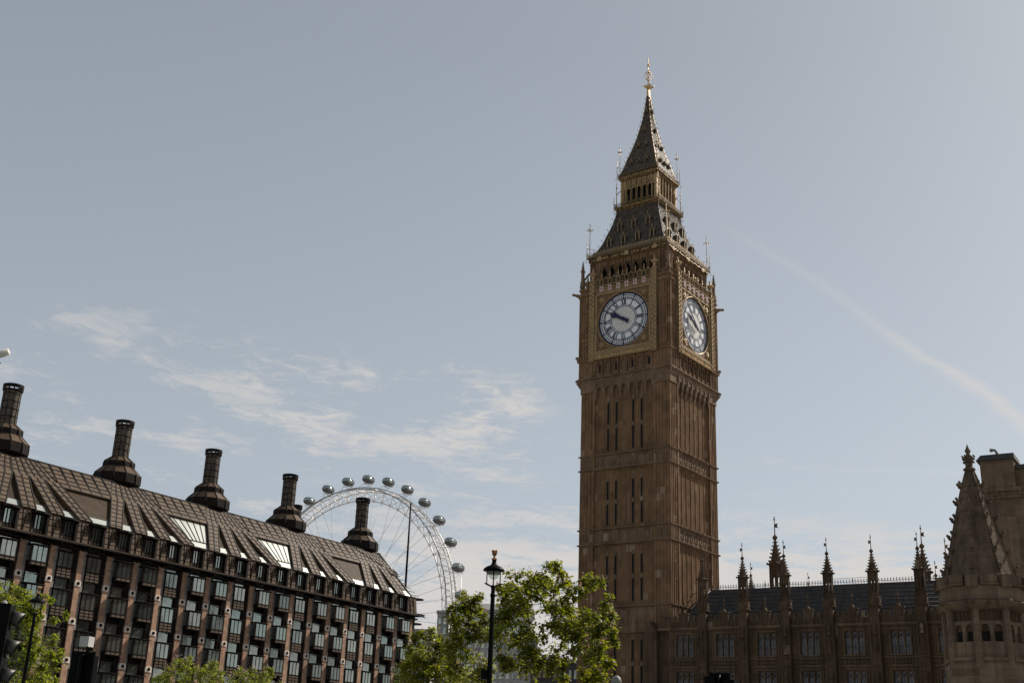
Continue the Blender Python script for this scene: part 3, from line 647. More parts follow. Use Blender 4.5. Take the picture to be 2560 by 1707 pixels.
# --- clock faces
def clock(th):
    d=MB(); d.rot(th)
    def P(r,a,y,t=0): return (r*sin(a)+t*cos(a),y,ZC+r*cos(a)-t*sin(a))
    n=96
    def ring(mb,r0,r1,y0,y1=None):
        vs=[];fs=[]
        for i in range(n): a=2*pi*i/n; vs+=[P(r0,a,y0),P(r1,a,y0)]
        for i in range(n): j=(i+1)%n; fs.append((2*i,2*i+1,2*j+1,2*j))
        mb.add(vs,fs)
    d.m=0; ring(d,1.72,3.52,-6.46); d.m=1; d.add([P(0,0,-6.46)]+[P(1.72,2*pi*i/n,-6.46) for i in range(n)],[(0,1+i,1+(i+1)%n) for i in range(n)])
    o=d.build('clock_face',[M_dial,M_dialc],tower)
    t=MB(); t.rot(th); y=-6.49
    def bar(a,r0,r1,w0,w1=None,y_=None,t0=0,t1=0):
        w1=w0 if w1 is None else w1; yy=y if y_ is None else y_
        t.add([P(r0,a,yy,t0-w0/2),P(r0,a,yy,t0+w0/2),P(r1,a,yy,t1+w1/2),P(r1,a,yy,t1-w1/2)],[(0,1,2,3)])
    for r0,r1 in ((3.33,3.52),(3.13,3.21),(2.77,2.87),(2.63,2.70),(1.86,1.93),(1.66,1.74)): ring(t,r0,r1,y)
    for i in range(60): bar(2*pi*i/60,2.82,3.22,.07,y_=-6.491)
    NUM=['XII','I','II','III','IV','V','VI','VII','VIII','IX','X','XI']
    for h in range(12):
        a=2*pi*h/12; bar(a,1.72,1.96,.03); bar(a,2.62,3.45,.13,y_=-6.494); bar(a,3.05,3.4,.2,y_=-6.4945)
        s_=NUM[h]; wd={'I':.17,'V':.40,'X':.42}; tot=sum(wd[c] for c in s_); k=min(1,.92/tot); x=-tot*k/2
        for c in s_:
            wc=wd[c]*k; xc=x+wc/2; x+=wc
            if c=='I': bar(a,1.98,2.6,.12*k,None,-6.495,xc,xc)
            elif c=='V': bar(a,1.98,2.6,.06,.15*k,-6.495,xc,xc-wc*.36); bar(a,1.98,2.6,.035,.05,-6.4955,xc,xc+wc*.36)
            else: bar(a,1.98,2.6,.14*k,None,-6.495,xc+wc*.34,xc-wc*.34); bar(a,1.98,2.6,.045,None,-6.4955,xc-wc*.34,xc+wc*.34)
        bar(a,2.6,2.64,tot*k+.05,None,-6.496); bar(a,1.95,1.98,tot*k,None,-6.496)
    rr=random.Random(3)
    TW=.014
    for q,(ra,rb,nn) in enumerate(((.3,.62,10),(.62,.98,18),(.98,1.35,26),(1.35,1.7,34))):
        pts=[2*pi*(i+rr.uniform(-.3,.3))/nn for i in range(nn)]
        for i,a in enumerate(pts):
            sh=rr.uniform(-.08,.08); bar(a,ra,rb,TW,None,-6.475,0,sh)
            if i%2: 
                p0=P(ra+.02,a,-6.475); p1=P(ra+rr.uniform(-.1,.16),pts[(i+1)%nn],-6.475); t.add([p0,(p0[0],p0[1],p0[2]+.014),(p1[0],p1[1],p1[2]+.014),p1],[(0,1,2,3)])
    t.build('dial_tracery',M_blue,o)
    def hand(name,mins,L,W,back,y0):
        a=2*pi*mins/60; hmb=MB(); hmb.rot(th)
        pr=[(-back,W*.9),(-back*.72,W*1.35),(-back*.45,W*.7),(-.3,W*1.1),(0,W*1.5),(.3,W*1.1),(L*.45,W*.8)]+([(L*.6,W*1.7),(L*.72,W*2.0),(L*.8,W*.9),(L,.02)] if W>.2 else [(L*.9,W*.35),(L,.02)])
        f=[P(r,a,y0,q/2*1.0) for r,q in pr]+[P(r,a,y0,-q/2) for r,q in pr[::-1]]; b=[(x_,y_+.07,z_) for x_,y_,z_ in f]; k=len(f)
        hmb.add(f+b,[list(range(k)),list(range(2*k-1,k-1,-1))]+[(i,(i+1)%k,(i+1)%k+k,i+k) for i in range(k)])
        hmb.build(name,M_blue,o)
    hand('hour_hand',(9+52/60)*5,2.15,.36,.9,-6.70); hand('minute_hand',52,3.25,.15,1.1,-6.82)
for th in FACES: clock(th)
# ================================================================ office building on the left
PO=(-50.7319,126.5560); PYAW=rad(57.4703)
off=thing('office_building','long dark bronze office block with pink stone piers, steep ribbed roof and tall chimneys','office building',(PO[0],PO[1],0),PYAW)
SP=3.8296; STO=4.055; ZC1=19.44; K0,K1=-2,18; XL=K0*SP-.6; XR=K1*SP+.6
# main body behind the facade
m=MB(); m.box(XL,XR+1.0,.62,20,0,23.4); m.box(XL,XR-.3,13,50,0,23.4); m.build('core',M_bronze,off)
# facade back plane strips and dark ducts
m=MB()
for k in range(K0,K1):
    x=k*SP
    m.m=0; m.box(x+.4,x+SP-.4,.45,.6,0,23.5)
    m.m=1; m.box(x+.44,x+.80,.05,.5,0,23.0)
    for q in range(7):
        m.m=0; m.box(x+.44,x+.80,.03,.05,ZC1-2.0+(q-5)*STO+1.9,ZC1-2.0+(q-5)*STO+1.94); m.box(x+.44,x+.80,.03,.05,ZC1-2.0+(q-5)*STO+3.9,ZC1-2.0+(q-5)*STO+3.94)
    m.m=0; m.box(x+2.78,x+3.40,-.02,.5,0,23.2)
    for q in range(5): m.box(x+2.9+.1*q,x+2.93+.1*q,-.05,-.02,0,23.0)
m.build('duct_panels',[M_bronze,M_lead],off)
for k in range(K0,K1+1):
    x=k*SP; m=MB()
    for q in range(6):
        zt=23.0 if q==0 else ZC1+.34-(q-1)*STO-.64; zb=max(0,ZC1+.32-q*STO) if q<5 else 0
        wt=.33+.024*q; y0=-.10-.03*q
        m.box(x-wt,x+wt,y0,.55,zb,zt)
    m.build('pier',M_pier,off)
    for q in range(5):
        zc=ZC1-q*STO
        if zc<1: continue
        b=MB(); w_=.40+.03*q; y0=-.2-.03*q; b.m=0
        b.ext([(x-w_,zc-.32),(x+w_,zc-.32),(x+w_,zc+.1),(x+w_-.1,zc+.32),(x-w_+.1,zc+.32),(x-w_,zc+.1)],y0,.5)
        b.m=1; n=14
        b.tube((x,y0-.02,zc),(x,y0+.02,zc),.17,n); b.m=2; b.path([(x+.17*cos(2*pi*i/n),y0-.03,zc+.17*sin(2*pi*i/n)) for i in range(n)],.035,5,True); b.tube((x,y0-.09,zc),(x,y0,zc),.06,8)
        b.build('anchor_block',[M_block,M_dark,M_bronze],off)
# window units: A = projecting oriel, B = flush window over three rows of sill panels
def unit(kind,x,z,parent):
    m=MB(); yf=-.74 if kind=='A' else -.12; m.m=0
    xa,xb=(.80,2.74)
    m.add([(.5,.3,-.95),(.62,yf-.15,-.95),(1.75,yf-.32,-.95),(3.05,yf-.12,-.95),(3.2,.3,-.95),(.5,.3,-.87),(.62,yf-.15,-.87),(1.75,yf-.32,-.87),(3.05,yf-.12,-.87),(3.2,.3,-.87)],[(4,3,2,1,0),(5,6,7,8,9),(0,1,6,5),(1,2,7,6),(2,3,8,7),(3,4,9,8)])
    zb=-2.62; zlow=-3.12 if kind=='A' else -3.66
    for xx in (xa,xa+.62,xa+1.27,xb-.07): m.box(xx,xx+.07,yf-.04,yf+.04,zb,-.97)
    m.box(xa,xb,yf-.04,yf+.04,-1.06,-.97); m.box(xa,xb,yf-.07,yf+.04,zb-.08,zb+.02)
    rows=1 if kind=='A' else 3; zz=zb-.08
    for r in range(rows):
        for c in range(3):
            x0=xa+.08+c*.63; m.m=1; m.box(x0,x0+.5,yf-.03,yf+.0,zz-.29,zz-.05)
        m.m=0; m.box(xa,xb,yf-.06,yf+.03,zz-.35,zz-.30); zz-=.33
    m.box(xa,xb,yf+.005,yf+.02,zlow,zb)
    if kind=='A':
        m.box(xa-.02,xa+.02,yf,.45,zlow,-.95); m.box(xb-.02,xb+.04,yf,.45,zlow,-.95); m.box(xa,xb,yf,.45,zlow,zlow+.06)
        m.box(xa-.12,xa+.0,yf-.02,yf+.1,zlow,-.95)
    else: m.box(xa-.04,xb,yf+.03,.44,zlow,zlow+.05)
    # frame of the upper light
    m.box(.98,1.05,.12,.3,-.86,.42); m.box(2.62,2.72,.12,.3,-.86,.42); m.box(1.05,2.62,.12,.22,.36,.42); m.box(1.05,2.62,.1,.2,-.87,-.82)
    m.box(1.3,2.9,-.1,-.06,.24,.28); m.box(2.5,2.54,-.1,.3,.18,.3)
    f=m.build('window',[M_bronze,M_panelb],parent); f.location=(x,0,z)
    g=MB(); g.box(xa+.05,xb-.05,yf+.0,yf+.012,zb,-1.0); g.box(1.05,2.62,.2,.22,-.82,.36)
    if kind=='A': g.box(xa-.035,xa-.022,yf+.05,.4,zb,-1.05)
    g.build('pane',M_glass,f)
    return f
KIND={-1:'A',0:'A',1:'B',2:'B',3:'A',4:'A',5:'B',6:'A',7:'A',8:'B',9:'A',10:'A',11:'B',12:'A',13:'A',14:'B',15:'B',16:'A',17:'A',-2:'B'}
protos={}
for k in range(K0,K1):
    for q in range(5):
        kd=KIND[k]; z=ZC1+STO-q*STO
        if kd not in protos: protos[kd]=unit(kd,k*SP,z,off)
        else: inst(protos[kd],off,(k*SP,0,z))
# eave walkway
m=MB(); m.m=0
m.box(XL,XR+.9,-1.15,.6,23.42,23.52); m.box(XL,XR+1.1,-1.25,-1.13,23.36,23.6); m.box(XL,XR+.9,-.2,.62,22.98,23.2)
m.m=1; m.box(XL,XR+1.1,-1.27,-1.25,23.5,23.56)
m.m=0
for k in range(K0,K1+1):
    x=k*SP
    m.tube((x,0,22.9),(x,-1.1,23.4),.06,5); m.box(x-.08,x+.08,-.35,.3,22.95,23.2); m.box(x-.04,x+.04,-1.3,-1.2,23.2,23.5)
    m.box(x+SP/2-.04,x+SP/2+.04,-1.3,-1.2,23.25,23.42)
m.build('eave_gutter',[M_bronze,M_panelb],off)
# --- roof
RY0,RZ0,RY1,RZ1=.95,26.3,6.9,33.15
def RP(x,t,o=0.0):
    dy,dz=RY1-RY0,RZ1-RZ0; l=math.hypot(dy,dz); return (x,RY0+dy*t-o*dz/l,RZ0+dz*t+o*dy/l)
XHB,XHT=XR+.75,68.9
def XH(t): return XHB+(XHT-XHB)*t
roof=MB(); roof.m=0
roof.add([(XL,.75,23.5),(XHB,.75,23.5),(XHB,RY0,RZ0),(XL,RY0,RZ0)],[(0,1,2,3)])
for k in range(K0,K1+1):
    xa=k*SP-(1.17 if k>K0 else .6); xb=k*SP+(.66 if k<K1 else 1.3)
    roof.hexa([(xa,-.16,23.5),(xb,-.16,23.5),(xb,.8,23.5),(xa,.8,23.5),(xa,.18,26.3),(xb,.18,26.3),(xb,1.0,26.3),(xa,1.0,26.3)])
roof.add([RP(XL,0),RP(XHB,0),RP(XHT,1),RP(XL,1)],[(0,1,2,3)])
roof.add([(XHB,.45,23.5),(XHB,19.5,23.5),(XHB,19,RZ0),(XHB,RY0,RZ0)],[(0,1,2,3)])
roof.add([(XHB,RY0,RZ0),(XHB,19,RZ0),(XHT,13.1,RZ1),(XHT,RY1,RZ1)],[(0,1,2,3)])
roof.add([(XL,RY1,RZ1),(XHT,RY1,RZ1),(XHT,13.1,RZ1),(XL,13.1,RZ1)],[(0,1,2,3)])
roof.add([(XL,13.1,RZ1),(XHT,13.1,RZ1),(XHB,19,RZ0),(XL,19,RZ0)],[(0,1,2,3)])
roof.add([(XL,.45,23.5),(XL,RY0,RZ0),(XL,RY1,RZ1),(XL,13.1,RZ1),(XL,19,RZ0),(XL,19.5,23.5)],[(0,1,2,3,4,5)])
rf=roof.build('roof',[M_panel],off)
CEN=[2.5,18.1,33.8,49.5,65.3]
DX=[(-5.75,-3.1,-1.8),(-1.95,-1.03,-.6),(1.75,1.03,.6),(5.6,3.1,1.8)]; TM=.62
def DC(c,j,t):
    a,b,d=DX[j]; return c+(a+(b-a)*(t/TM) if t<TM else b+(d-b)*(t-TM)/(1-TM))
def DW(t): return .93 if t<TM*.6 else (.93+.08*(t-TM*.6)/(TM*.4) if t<TM else 1.0-.42*(t-TM)/(1-TM))
def bar(m,x0,t0,x1,t1,o,wd=.055,h=.05,K=1.35):
    a=Vector(RP(x0,t0,o)); b=Vector(RP(x1,t1,o)); d=(b-a).normalized(); nrm=Vector((0,-(RZ1-RZ0),RY1-RY0)).normalized(); s=d.cross(nrm)*wd*K; u=nrm*h
    m.hexa([tuple(p) for p in (a-s,a+s,b+s,b-s,a-s+u,a+s+u,b+s+u,b-s+u)])
for i,c in enumerate(CEN):
    for j in range(4):                                  # raised ducts fanning down from the chimney
        m=MB(); T=[0,.1,.2,.3,.4,.5,TM,.8,.985]; T=[t for t in T if DC(c,j,t)+DW(t)<XH(t)+.4]
        if len(T)<3 : continue
        m.m=0
        for t0,t1 in zip(T,T[1:]):
            h0=.34 if t0<TM else .34*(1-t0)/(1-TM)*.6+.1; h1=.34 if t1<=TM else .1; 
            if t0>=TM: h0=h1=.16
            a0,b0=DC(c,j,t0)-DW(t0),DC(c,j,t0)+DW(t0); a1,b1=DC(c,j,t1)-DW(t1),DC(c,j,t1)+DW(t1)
            m.hexa([RP(a0,t0),RP(b0,t0),RP(b1,t1),RP(a1,t1),RP(a0,t0,h0),RP(b0,t0,h0),RP(b1,t1,h1),RP(a1,t1,h1)])
        m.m=1
        def hh(t): return .35 if t<TM else .17
        for e in (-1,0,1):
            for t0,t1 in zip(T,T[1:]): bar(m,DC(c,j,t0)+e*DW(t0)*.96,t0,DC(c,j,t1)+e*DW(t1)*.96,t1,hh(t0),.05,.05)
        t=.035
        while t<T[-1]:
            bar(m,DC(c,j,t)-DW(t),t,DC(c,j,t)+DW(t),t,hh(t),.04,.04); t+=.085
        m.build('roof_duct',[M_panel,M_bronze],rf)
    # louvred gaps between ducts with a strip of glass at the foot
    for j in range(3):
        m=MB()
        for t in [x/40 for x in range(1,25)]:
            a=DC(c,j,t)+DW(t)+.02; b=DC(c,j+1,t)-DW(t)-.02
            if b-a>.15 and b<XH(t): bar(m,a,t,b,t,.02,.015,.03)
        if m.V: m.build('louvre',M_bronze,rf)
    for j in range(3):
        a,b=DC(c,j,0)+DW(0),DC(c,j+1,0)-DW(0); a2,b2=DC(c,j,.125)+DW(.1),DC(c,j+1,.125)-DW(.1)
        if b>XH(0): continue
        g=MB(); g.add([RP(a,.0,.1),RP(b,.0,.1),RP(b2,.125,.1),RP(a2,.125,.1)],[(0,1,2,3)]); g.build('roof_light',M_rglass,rf)
# trapezoid bays between the fans: some glazed, some louvred
for i in range(-1,4):
    c0=CEN[i] if i>=0 else CEN[0]-15.6; c1=CEN[i+1]
    def E0(t): return DC(c0,3,t)+DW(t)
    def E1(t): return DC(c1,0,t)-DW(t)
    gl=i in (1,2); TT=.56
    def fx(f,t): return E0(t)+(E1(t)-E0(t))*f
    if gl:
        g=MB(); g.add([RP(fx(0,0),0,.08),RP(fx(1,0),0,.08),RP(fx(1,TT),TT,.08),RP(fx(0,TT),TT,.08)],[(0,1,2,3)]); o=g.build('roof_light',M_rglass,rf)
        m=MB()
        for q in range(7):
            x1=fx(q/6,TT); x0=max(x1,fx(0,.14)); 
            if x1>fx(1,.14)+2.2 and False: continue
            bar(m,fx(q/6,.14),.14,x1,TT,.09,.04,.04)
        bar(m,fx(0,.14),.14,fx(1,.14),.14,.09,.05,.06); m.build('glazing_bar',M_bronze,o)
    else:
        g=MB(); g.add([RP(fx(0,0),0,.08),RP(fx(1,0),0,.08),RP(fx(1,.13),.13,.08),RP(fx(0,.13),.13,.08)],[(0,1,2,3)]); g.build('roof_light',M_rglass,rf)
        m=MB()
        for q in range(36):
            t=.14+.42*q/36; bar(m,fx(0,t),t,fx(1,t),t,.02,.02,.035)
        bar(m,fx(0,.135),.135,fx(1,.135),.135,.1,.04,.06)
        m.build('louvre',M_panel,rf)
    m=MB(); m.m=0                                       # raised flat panels above
    m.hexa([RP(fx(0,TT),TT),RP(fx(1,TT),TT),RP(fx(1,.985),.985),RP(fx(0,.985),.985),RP(fx(0,TT),TT,.3),RP(fx(1,TT),TT,.3),RP(fx(1,.985),.985,.16),RP(fx(0,.985),.985,.16)])
    m.m=1
    for q in range(6):
        t=TT+.425*q/5.0; o=.31-.14*q/5; bar(m,fx(0,t),t,fx(1,t),t,o,.05,.05)
    xs=fx(0,.985)+.3; 
    for q in range(8):
        x0=fx(0,.985)+(fx(1,.985)-fx(0,.985))*q/7; xb=x0
        tb=TT
        lo,hi=fx(0,TT),fx(1,TT)
        if xb<lo: f=(lo-x0)/(lo-fx(0,.985)); tb=.985-(.985-TT)*(1-f)
        if xb>hi: tb=TT+(.985-TT)*(xb-hi)/max(.01,fx(1,.985)-hi)
        if xb<lo: tb=TT+(.985-TT)*(lo-xb)/max(.01,lo-fx(0,.985))
        bar(m,x0,.985,x0,min(.97,tb),.24,.05,.08)
    m.build('ridge_panel',[M_panel,M_bronze],rf)
m=MB(); m.box(XL,XHT+.1,RY1-.15,RY1+.1,RZ1-.02,RZ1+.16)
for t0,t1 in ((0,.5),(.5,1)): bar(m,XH(t0),t0,XH(t1),t1,.02,.09,.12)
m.build('ridge_rib',M_bronze,rf)
# mansard panels and dormers
m=MB(); m.m=0
def MS(x,z,o=0): return (x,-.16+.34*(z-23.5)/2.8-o,z)
for k in range(K0,K1+1):
    x=k*SP
    for dx in (-1.1,-.45,.6):
        m.tube(MS(x+dx,23.6,.03),MS(x+dx,26.25,.03),.04,4)
    m.tube(MS(x-.45,23.6,.03),MS(x+.05,26.2,.03),.04,4); m.tube(MS(x+.05,26.2,.03),MS(x+.5,25.0,.03),.04,4)
    for z in (24.3,25.0,25.7): m.tube(MS(x-1.15,z,.02),MS(x+.64,z,.02),.028,4)
m.tube(MS(XL,26.28,.05),MS(XHB,26.28,.05),.07,5)
m.build('mansard_rib',M_bronze,rf)
def dormw(parent,x):
    m=MB(); m.m=0; yf=.16
    m.add([(.48,1.1,25.98),(.52,-.4,25.94),(1.5,-.62,25.98),(2.85,-.36,25.94),(2.95,1.1,25.98),(.48,1.1,26.16),(.52,-.4,26.12),(1.5,-.62,26.18),(2.85,-.36,26.12),(2.95,1.1,26.16)],[(4,3,2,1,0),(5,6,7,8,9),(0,1,6,5),(1,2,7,6),(2,3,8,7),(3,4,9,8)])
    m.box(2.36,2.66,-.26,.9,23.55,26.0)                    # heavy right cheek
    m.box(.66,.70,-.1,.9,23.55,26.0)
    m.box(.7,1.12,yf+.02,yf+.08,23.55,26.0)
    for xx in (1.12,1.50,1.90,2.30): m.box(xx,xx+.06,yf-.03,yf+.1,23.6,26.0)
    m.box(.7,2.36,yf-.04,yf+.08,24.28,24.36); m.box(.7,2.36,yf-.02,yf+.08,23.62,23.7); m.box(.7,2.36,yf,yf+.1,25.86,26.02)
    m.m=1; m.box(.74,1.08,yf-.01,yf+.02,23.72,24.26)
    for xx in (1.2,1.58,1.98): m.box(xx,xx+.3,yf+.03,yf+.05,23.72,24.26)
    o=m.build('dormer_window',[M_bronze,M_panelb],parent); o.location=(x,0,0)
    g=MB(); g.box(1.16,2.32,yf+.06,yf+.08,24.34,25.9); g.box(.702,.712,-.05,.3,23.8,25.3); g.build('dormer_pane',M_glass,o)
    return o
pr=None
for k in range(K0,K1):
    if pr is None: pr=dormw(off,k*SP)
    else: inst(pr,off,(k*SP,0,0))
# canopies wrapping the far corner
for x,z in ((71.05,26.28),(71.0,23.95),(70.9,22.55)):
    f=MB(); l=2.2 if z!=23.95 else 2.9
    f.prism([(x-.6,1.2),(x+.3,.5),(x+l*.5,.35),(x+l*.8,.6),(x+l*.95,1.0),(x+l,1.5),(x+l*.9,2.2),(x+l*.6,2.7),(x-.6,2.8)],z,z+.16)
    f.build('corner_canopy',M_bronze,off)
m=MB(); m.m=0; m.box(XR,XR+.9,.3,.6,0,23.4)
m.m=1
for q in range(5): m.add([(XR+.1,.28,ZC1+STO-q*STO-2.6),(XR+1.0,.55,ZC1+STO-q*STO-2.6),(XR+1.0,.55,ZC1+STO-q*STO+.3),(XR+.1,.28,ZC1+STO-q*STO+.3)],[(0,1,2,3)])
m.m=0
for q in range(5): m.box(XR+.0,XR+1.15,.15,.7,ZC1+STO-q*STO-1.0,ZC1+STO-q*STO-.9); m.box(XR+.0,XR+1.05,.2,.7,ZC1+STO-q*STO-2.9,ZC1+STO-q*STO-2.6)
m.box(XR+.96,XR+1.05,.45,.6,0,23.4)
m.build('corner_bay',[M_bronze,M_glass],off)
# chimneys
def chimney(c,z,s=1.0,n=12):
    m=MB(); m.m=0; z0=RZ1-.5
    P_=[(2.25,z0-.9),(2.25,z-3.5),(2.85,z-3.2),(2.9,z-3.1),(2.9,z-2.0)]
    m.lathe([(r*s,a) for r,a in P_],n,c,rot=.2,cap=False)
    m.m=1; m.lathe([(2.9*s,z-2.0),(1.92*s,z-1.05)],n,c,rot=.2,cap=False)
    m.m=0; m.lathe([(1.92*s,z-1.05),(1.92*s,z-.38)],n,c,rot=.2,cap=False)
    m.m=1; m.lathe([(1.92*s,z-.38),(1.0*s,z+.34)],n,c,rot=.2,cap=False)
    m.m=2; m.lathe([(.97*s,z+.28),(.97*s,z+4.3)],20,c,cap=False,smooth=True)
    m.m=0
    for i in range(n):
        a=.2+2*pi*i/n; ca,sa=cos(a),sin(a)
        for (r0,z0_),(r1,z1_) in (((2.9,z-2.0),(1.92,z-1.05)),((1.92,z-.38),(1.0,z+.34)),((2.9,z-3.1),(2.9,z-2.0)),((1.92,z-1.05),(1.92,z-.38))): m.tube((c[0]+r0*s*ca,c[1]+r0*s*sa,z0_),(c[0]+r1*s*ca,c[1]+r1*s*sa,z1_),.07,4)
    for i in range(10): a=2*pi*i/10; m.tube((c[0]+0.98*s*cos(a),c[1]+0.98*s*sin(a),z+.3),(c[0]+0.98*s*cos(a),c[1]+0.98*s*sin(a),z+4.3),.045,4)
    for q in range(5): zz=z+.3+.9*q; m.path([(c[0]+0.985*s*cos(2*pi*i/24),c[1]+0.985*s*sin(2*pi*i/24),zz) for i in range(24)],.05,4,True)
    # open lantern cap
    m.lathe([(.96*s,z+4.25),(1.12*s,z+4.28),(1.14*s,z+4.42),(.96*s,z+4.44)],24,c,cap=False)
    m.lathe([(.97*s,z+4.62),(1.14*s,z+4.62),(1.16*s,z+5.02),(1.1*s,z+5.04),(.97*s,z+4.80)],24,c,cap=False)
    for i in range(12): a=2*pi*i/12; m.box(c[0]+1.06*s*cos(a)-.06,c[0]+1.06*s*cos(a)+.06,c[1]+1.06*s*sin(a)-.06,c[1]+1.06*s*sin(a)+.06,z+4.40,z+4.64)
    m.build('chimney',[M_bronze,M_panel,M_iron],off)
for x in (1.7,18.2,33.7,49.3,66.4): chimney((x,9.0),36.65)
chimney((79.6,35.0),40.3,.93)
# flagpole on the corner of the roof
fp=MB(); fp.tube((71.3,3.2,23.5),(71.3,3.2,41.3),.2,8,.13); fp.ball((71.3,3.2,41.4),.16,8,6); fp.box(71.05,71.55,2.95,3.45,23.5,27.7); fp.build('flagpole',M_black,off)
# ================================================================ gothic palace range right of the tower
LO=(22.0397,132.5117); LYAW=math.atan2(-0.52332345,0.85213412)
pal=thing('gothic_palace_range','long dark gothic stone range with crocketed turrets along a battlemented slate roof','palace',(LO[0],LO[1],0),LYAW)
LS=4.6367
def LW(x,y,z): return wpt(LO,LYAW,x,y,z)
m=MB(); m.box(-5.4,31,.45,9,0,17.2); m.build('core',M_palace,pal)
m=MB()
for k in range(-1,7):
    x=k*LS
    xc=x+2.33; h=1.0
    # wall bays with recessed window openings, stringcourses and panel friezes
    for z0,z1,zb,zt in ((13.9,17.2,14.2,16.62),(8.4,13.05,9.0,12.72),(0,8.4,3,7.6)):
        m.m=0; a,b=x+.5,x+LS-.5
        m.box(a,xc-h,0,.46,z0,z1); m.box(xc+h,b,0,.46,z0,z1); m.box(xc-h,xc+h,0,.46,z0,zb); m.box(xc-h,xc+h,0,.46,zt,z1)
        m.m=1; m.box(xc-h-.12,xc-h,-.07,0,zb,zt+.1); m.box(xc+h,xc+h+.12,-.07,0,zb,zt+.1); m.box(xc-h-.12,xc+h+.12,-.1,0,zt,zt+.1); m.box(xc-h-.15,xc+h+.15,-.12,0,zb-.12,zb)
        for e in (-1.35,-1.6,1.35,1.6): m.box(xc+e-.03,xc+e+.03,-.05,0,z0+.1,z1-.1)
    m.m=0; m.box(x+.5,x+LS-.5,.02,.46,13.05,13.9)
    m.m=1; m.box(x+.5,x+LS-.5,-.09,.02,13.02,13.12); m.box(x+.5,x+LS-.5,-.12,.02,13.86,13.97)
    m.box(xc-1.05,xc+1.05,-.04,.02,13.14,13.22); m.box(xc-1.05,xc+1.05,-.04,.02,13.76,13.84)
    for q in (-.66,0,.66):
        m.m=2; m.box(xc+q-.27,xc+q+.27,-.01,.02,13.22,13.76); m.m=1
        m.ext([(xc+q-.27,13.49),(xc+q,13.76),(xc+q+.27,13.49),(xc+q,13.22),(xc+q-.27,13.49),(xc+q-.2,13.49),(xc+q,13.29),(xc+q+.2,13.49),(xc+q,13.69),(xc+q-.2,13.49)],-.05,-.01); m.box(xc+q-.08,xc+q+.08,-.06,-.01,13.41,13.57)
    for q in (-1.0,-.33,.33,1.0): m.box(xc+q-.04,xc+q+.04,-.05,.02,13.14,13.84)
m.m=1; m.box(-5.4,31,-.2,.1,17.12,17.3); m.box(-5.4,31,-.12,.1,17.02,17.12)
m.build('wall',[M_palace,M_palacel,M_dark],pal)
# windows with tracery
def palwin(x,zb,zt):
    g=MB(); xc=x+2.33; g.box(xc-1.0,xc+1.0,.32,.36,zb,zt); o=g.build('window',M_pglass,pal)
    t=MB(); w3=.667
    for q in range(4): t.box(xc-1.0+w3*q-.05,xc-1.0+w3*q+.05,.12,.33,zb,zt)
    t.box(xc-1,xc+1,.2,.33,zb+(zt-zb)*.33-.02,zb+(zt-zb)*.33+.02)
    for q in range(3):
        c=xc-w3+w3*q; zs=zt-.95
        for s_ in (-1,1):
            t.path([(c+s_*.3,.2,zs),(c+s_*.24,.2,zs+.22),(c,.2,zs+.42)],.035,4); t.path([(c,.2,zs+.4),(c+s_*.2,.2,zs+.62),(c+s_*.3,.2,zt)],.03,4)
            t.path([(c+s_*.08,.2,zs+.75),(c+s_*.16,.2,zt-.02)],.025,4)
        t.box(c-.012,c+.012,.28,.33,zb,zs+.3)
        for j in range(7): t.box(c-.28,c+.28,.29,.33,zb+j*.2,zb+j*.2+.014)
        t.ext([(c-.3,zt),(c-.3,zt-.25),(c,zt-.06),(c+.3,zt-.25),(c+.3,zt)],.18,.33)
    t.build('tracery',M_palacel,o)
for k in range(-1,7):
    palwin(k*LS,14.2,16.62); palwin(k*LS,9.0,12.72)
# buttresses
for k in range(0,7):
    x=k*LS; b=MB()
    b.box(x-.5,x+.5,-.62,.1,0,17.2); b.box(x-.46,x+.46,-.55,.1,17.2,19.05)
    for e in (-.44,.44): b.box(x+e-.06,x+e+.06,-.70,-.62,0,17.3)
    for z in (13.9,13.05,8.4): b.box(x-.54,x+.54,-.72,.1,z,z+.12)
    for z0 in (9.6,14.3):                      # niche with canopied statue
        b.box(x-.2,x+.2,-.74,-.62,z0-.1,z0+.2); b.lathe([(.16,z0+.2),(.2,z0+.7),(.15,z0+1.2),(.1,z0+1.35),(.11,z0+1.5),(.03,z0+1.62)],7,(x,-.72)); b.lathe([(.26,z0+1.75),(.28,z0+1.95),(.1,z0+2.3),(.02,z0+2.75)],6,(x,-.70))
    for z in (11.9,16.6): b.lathe([(.05,z-.3),(.2,z),(.22,z+.35),(.1,z+.5)],6,(x,-.78)); 
    b.box(x-.62,x+.62,-.72,.3,19.0,19.12); b.box(x-.56,x+.56,-.66,.3,18.86,19.0)
    b.build('buttress',M_palace,pal)
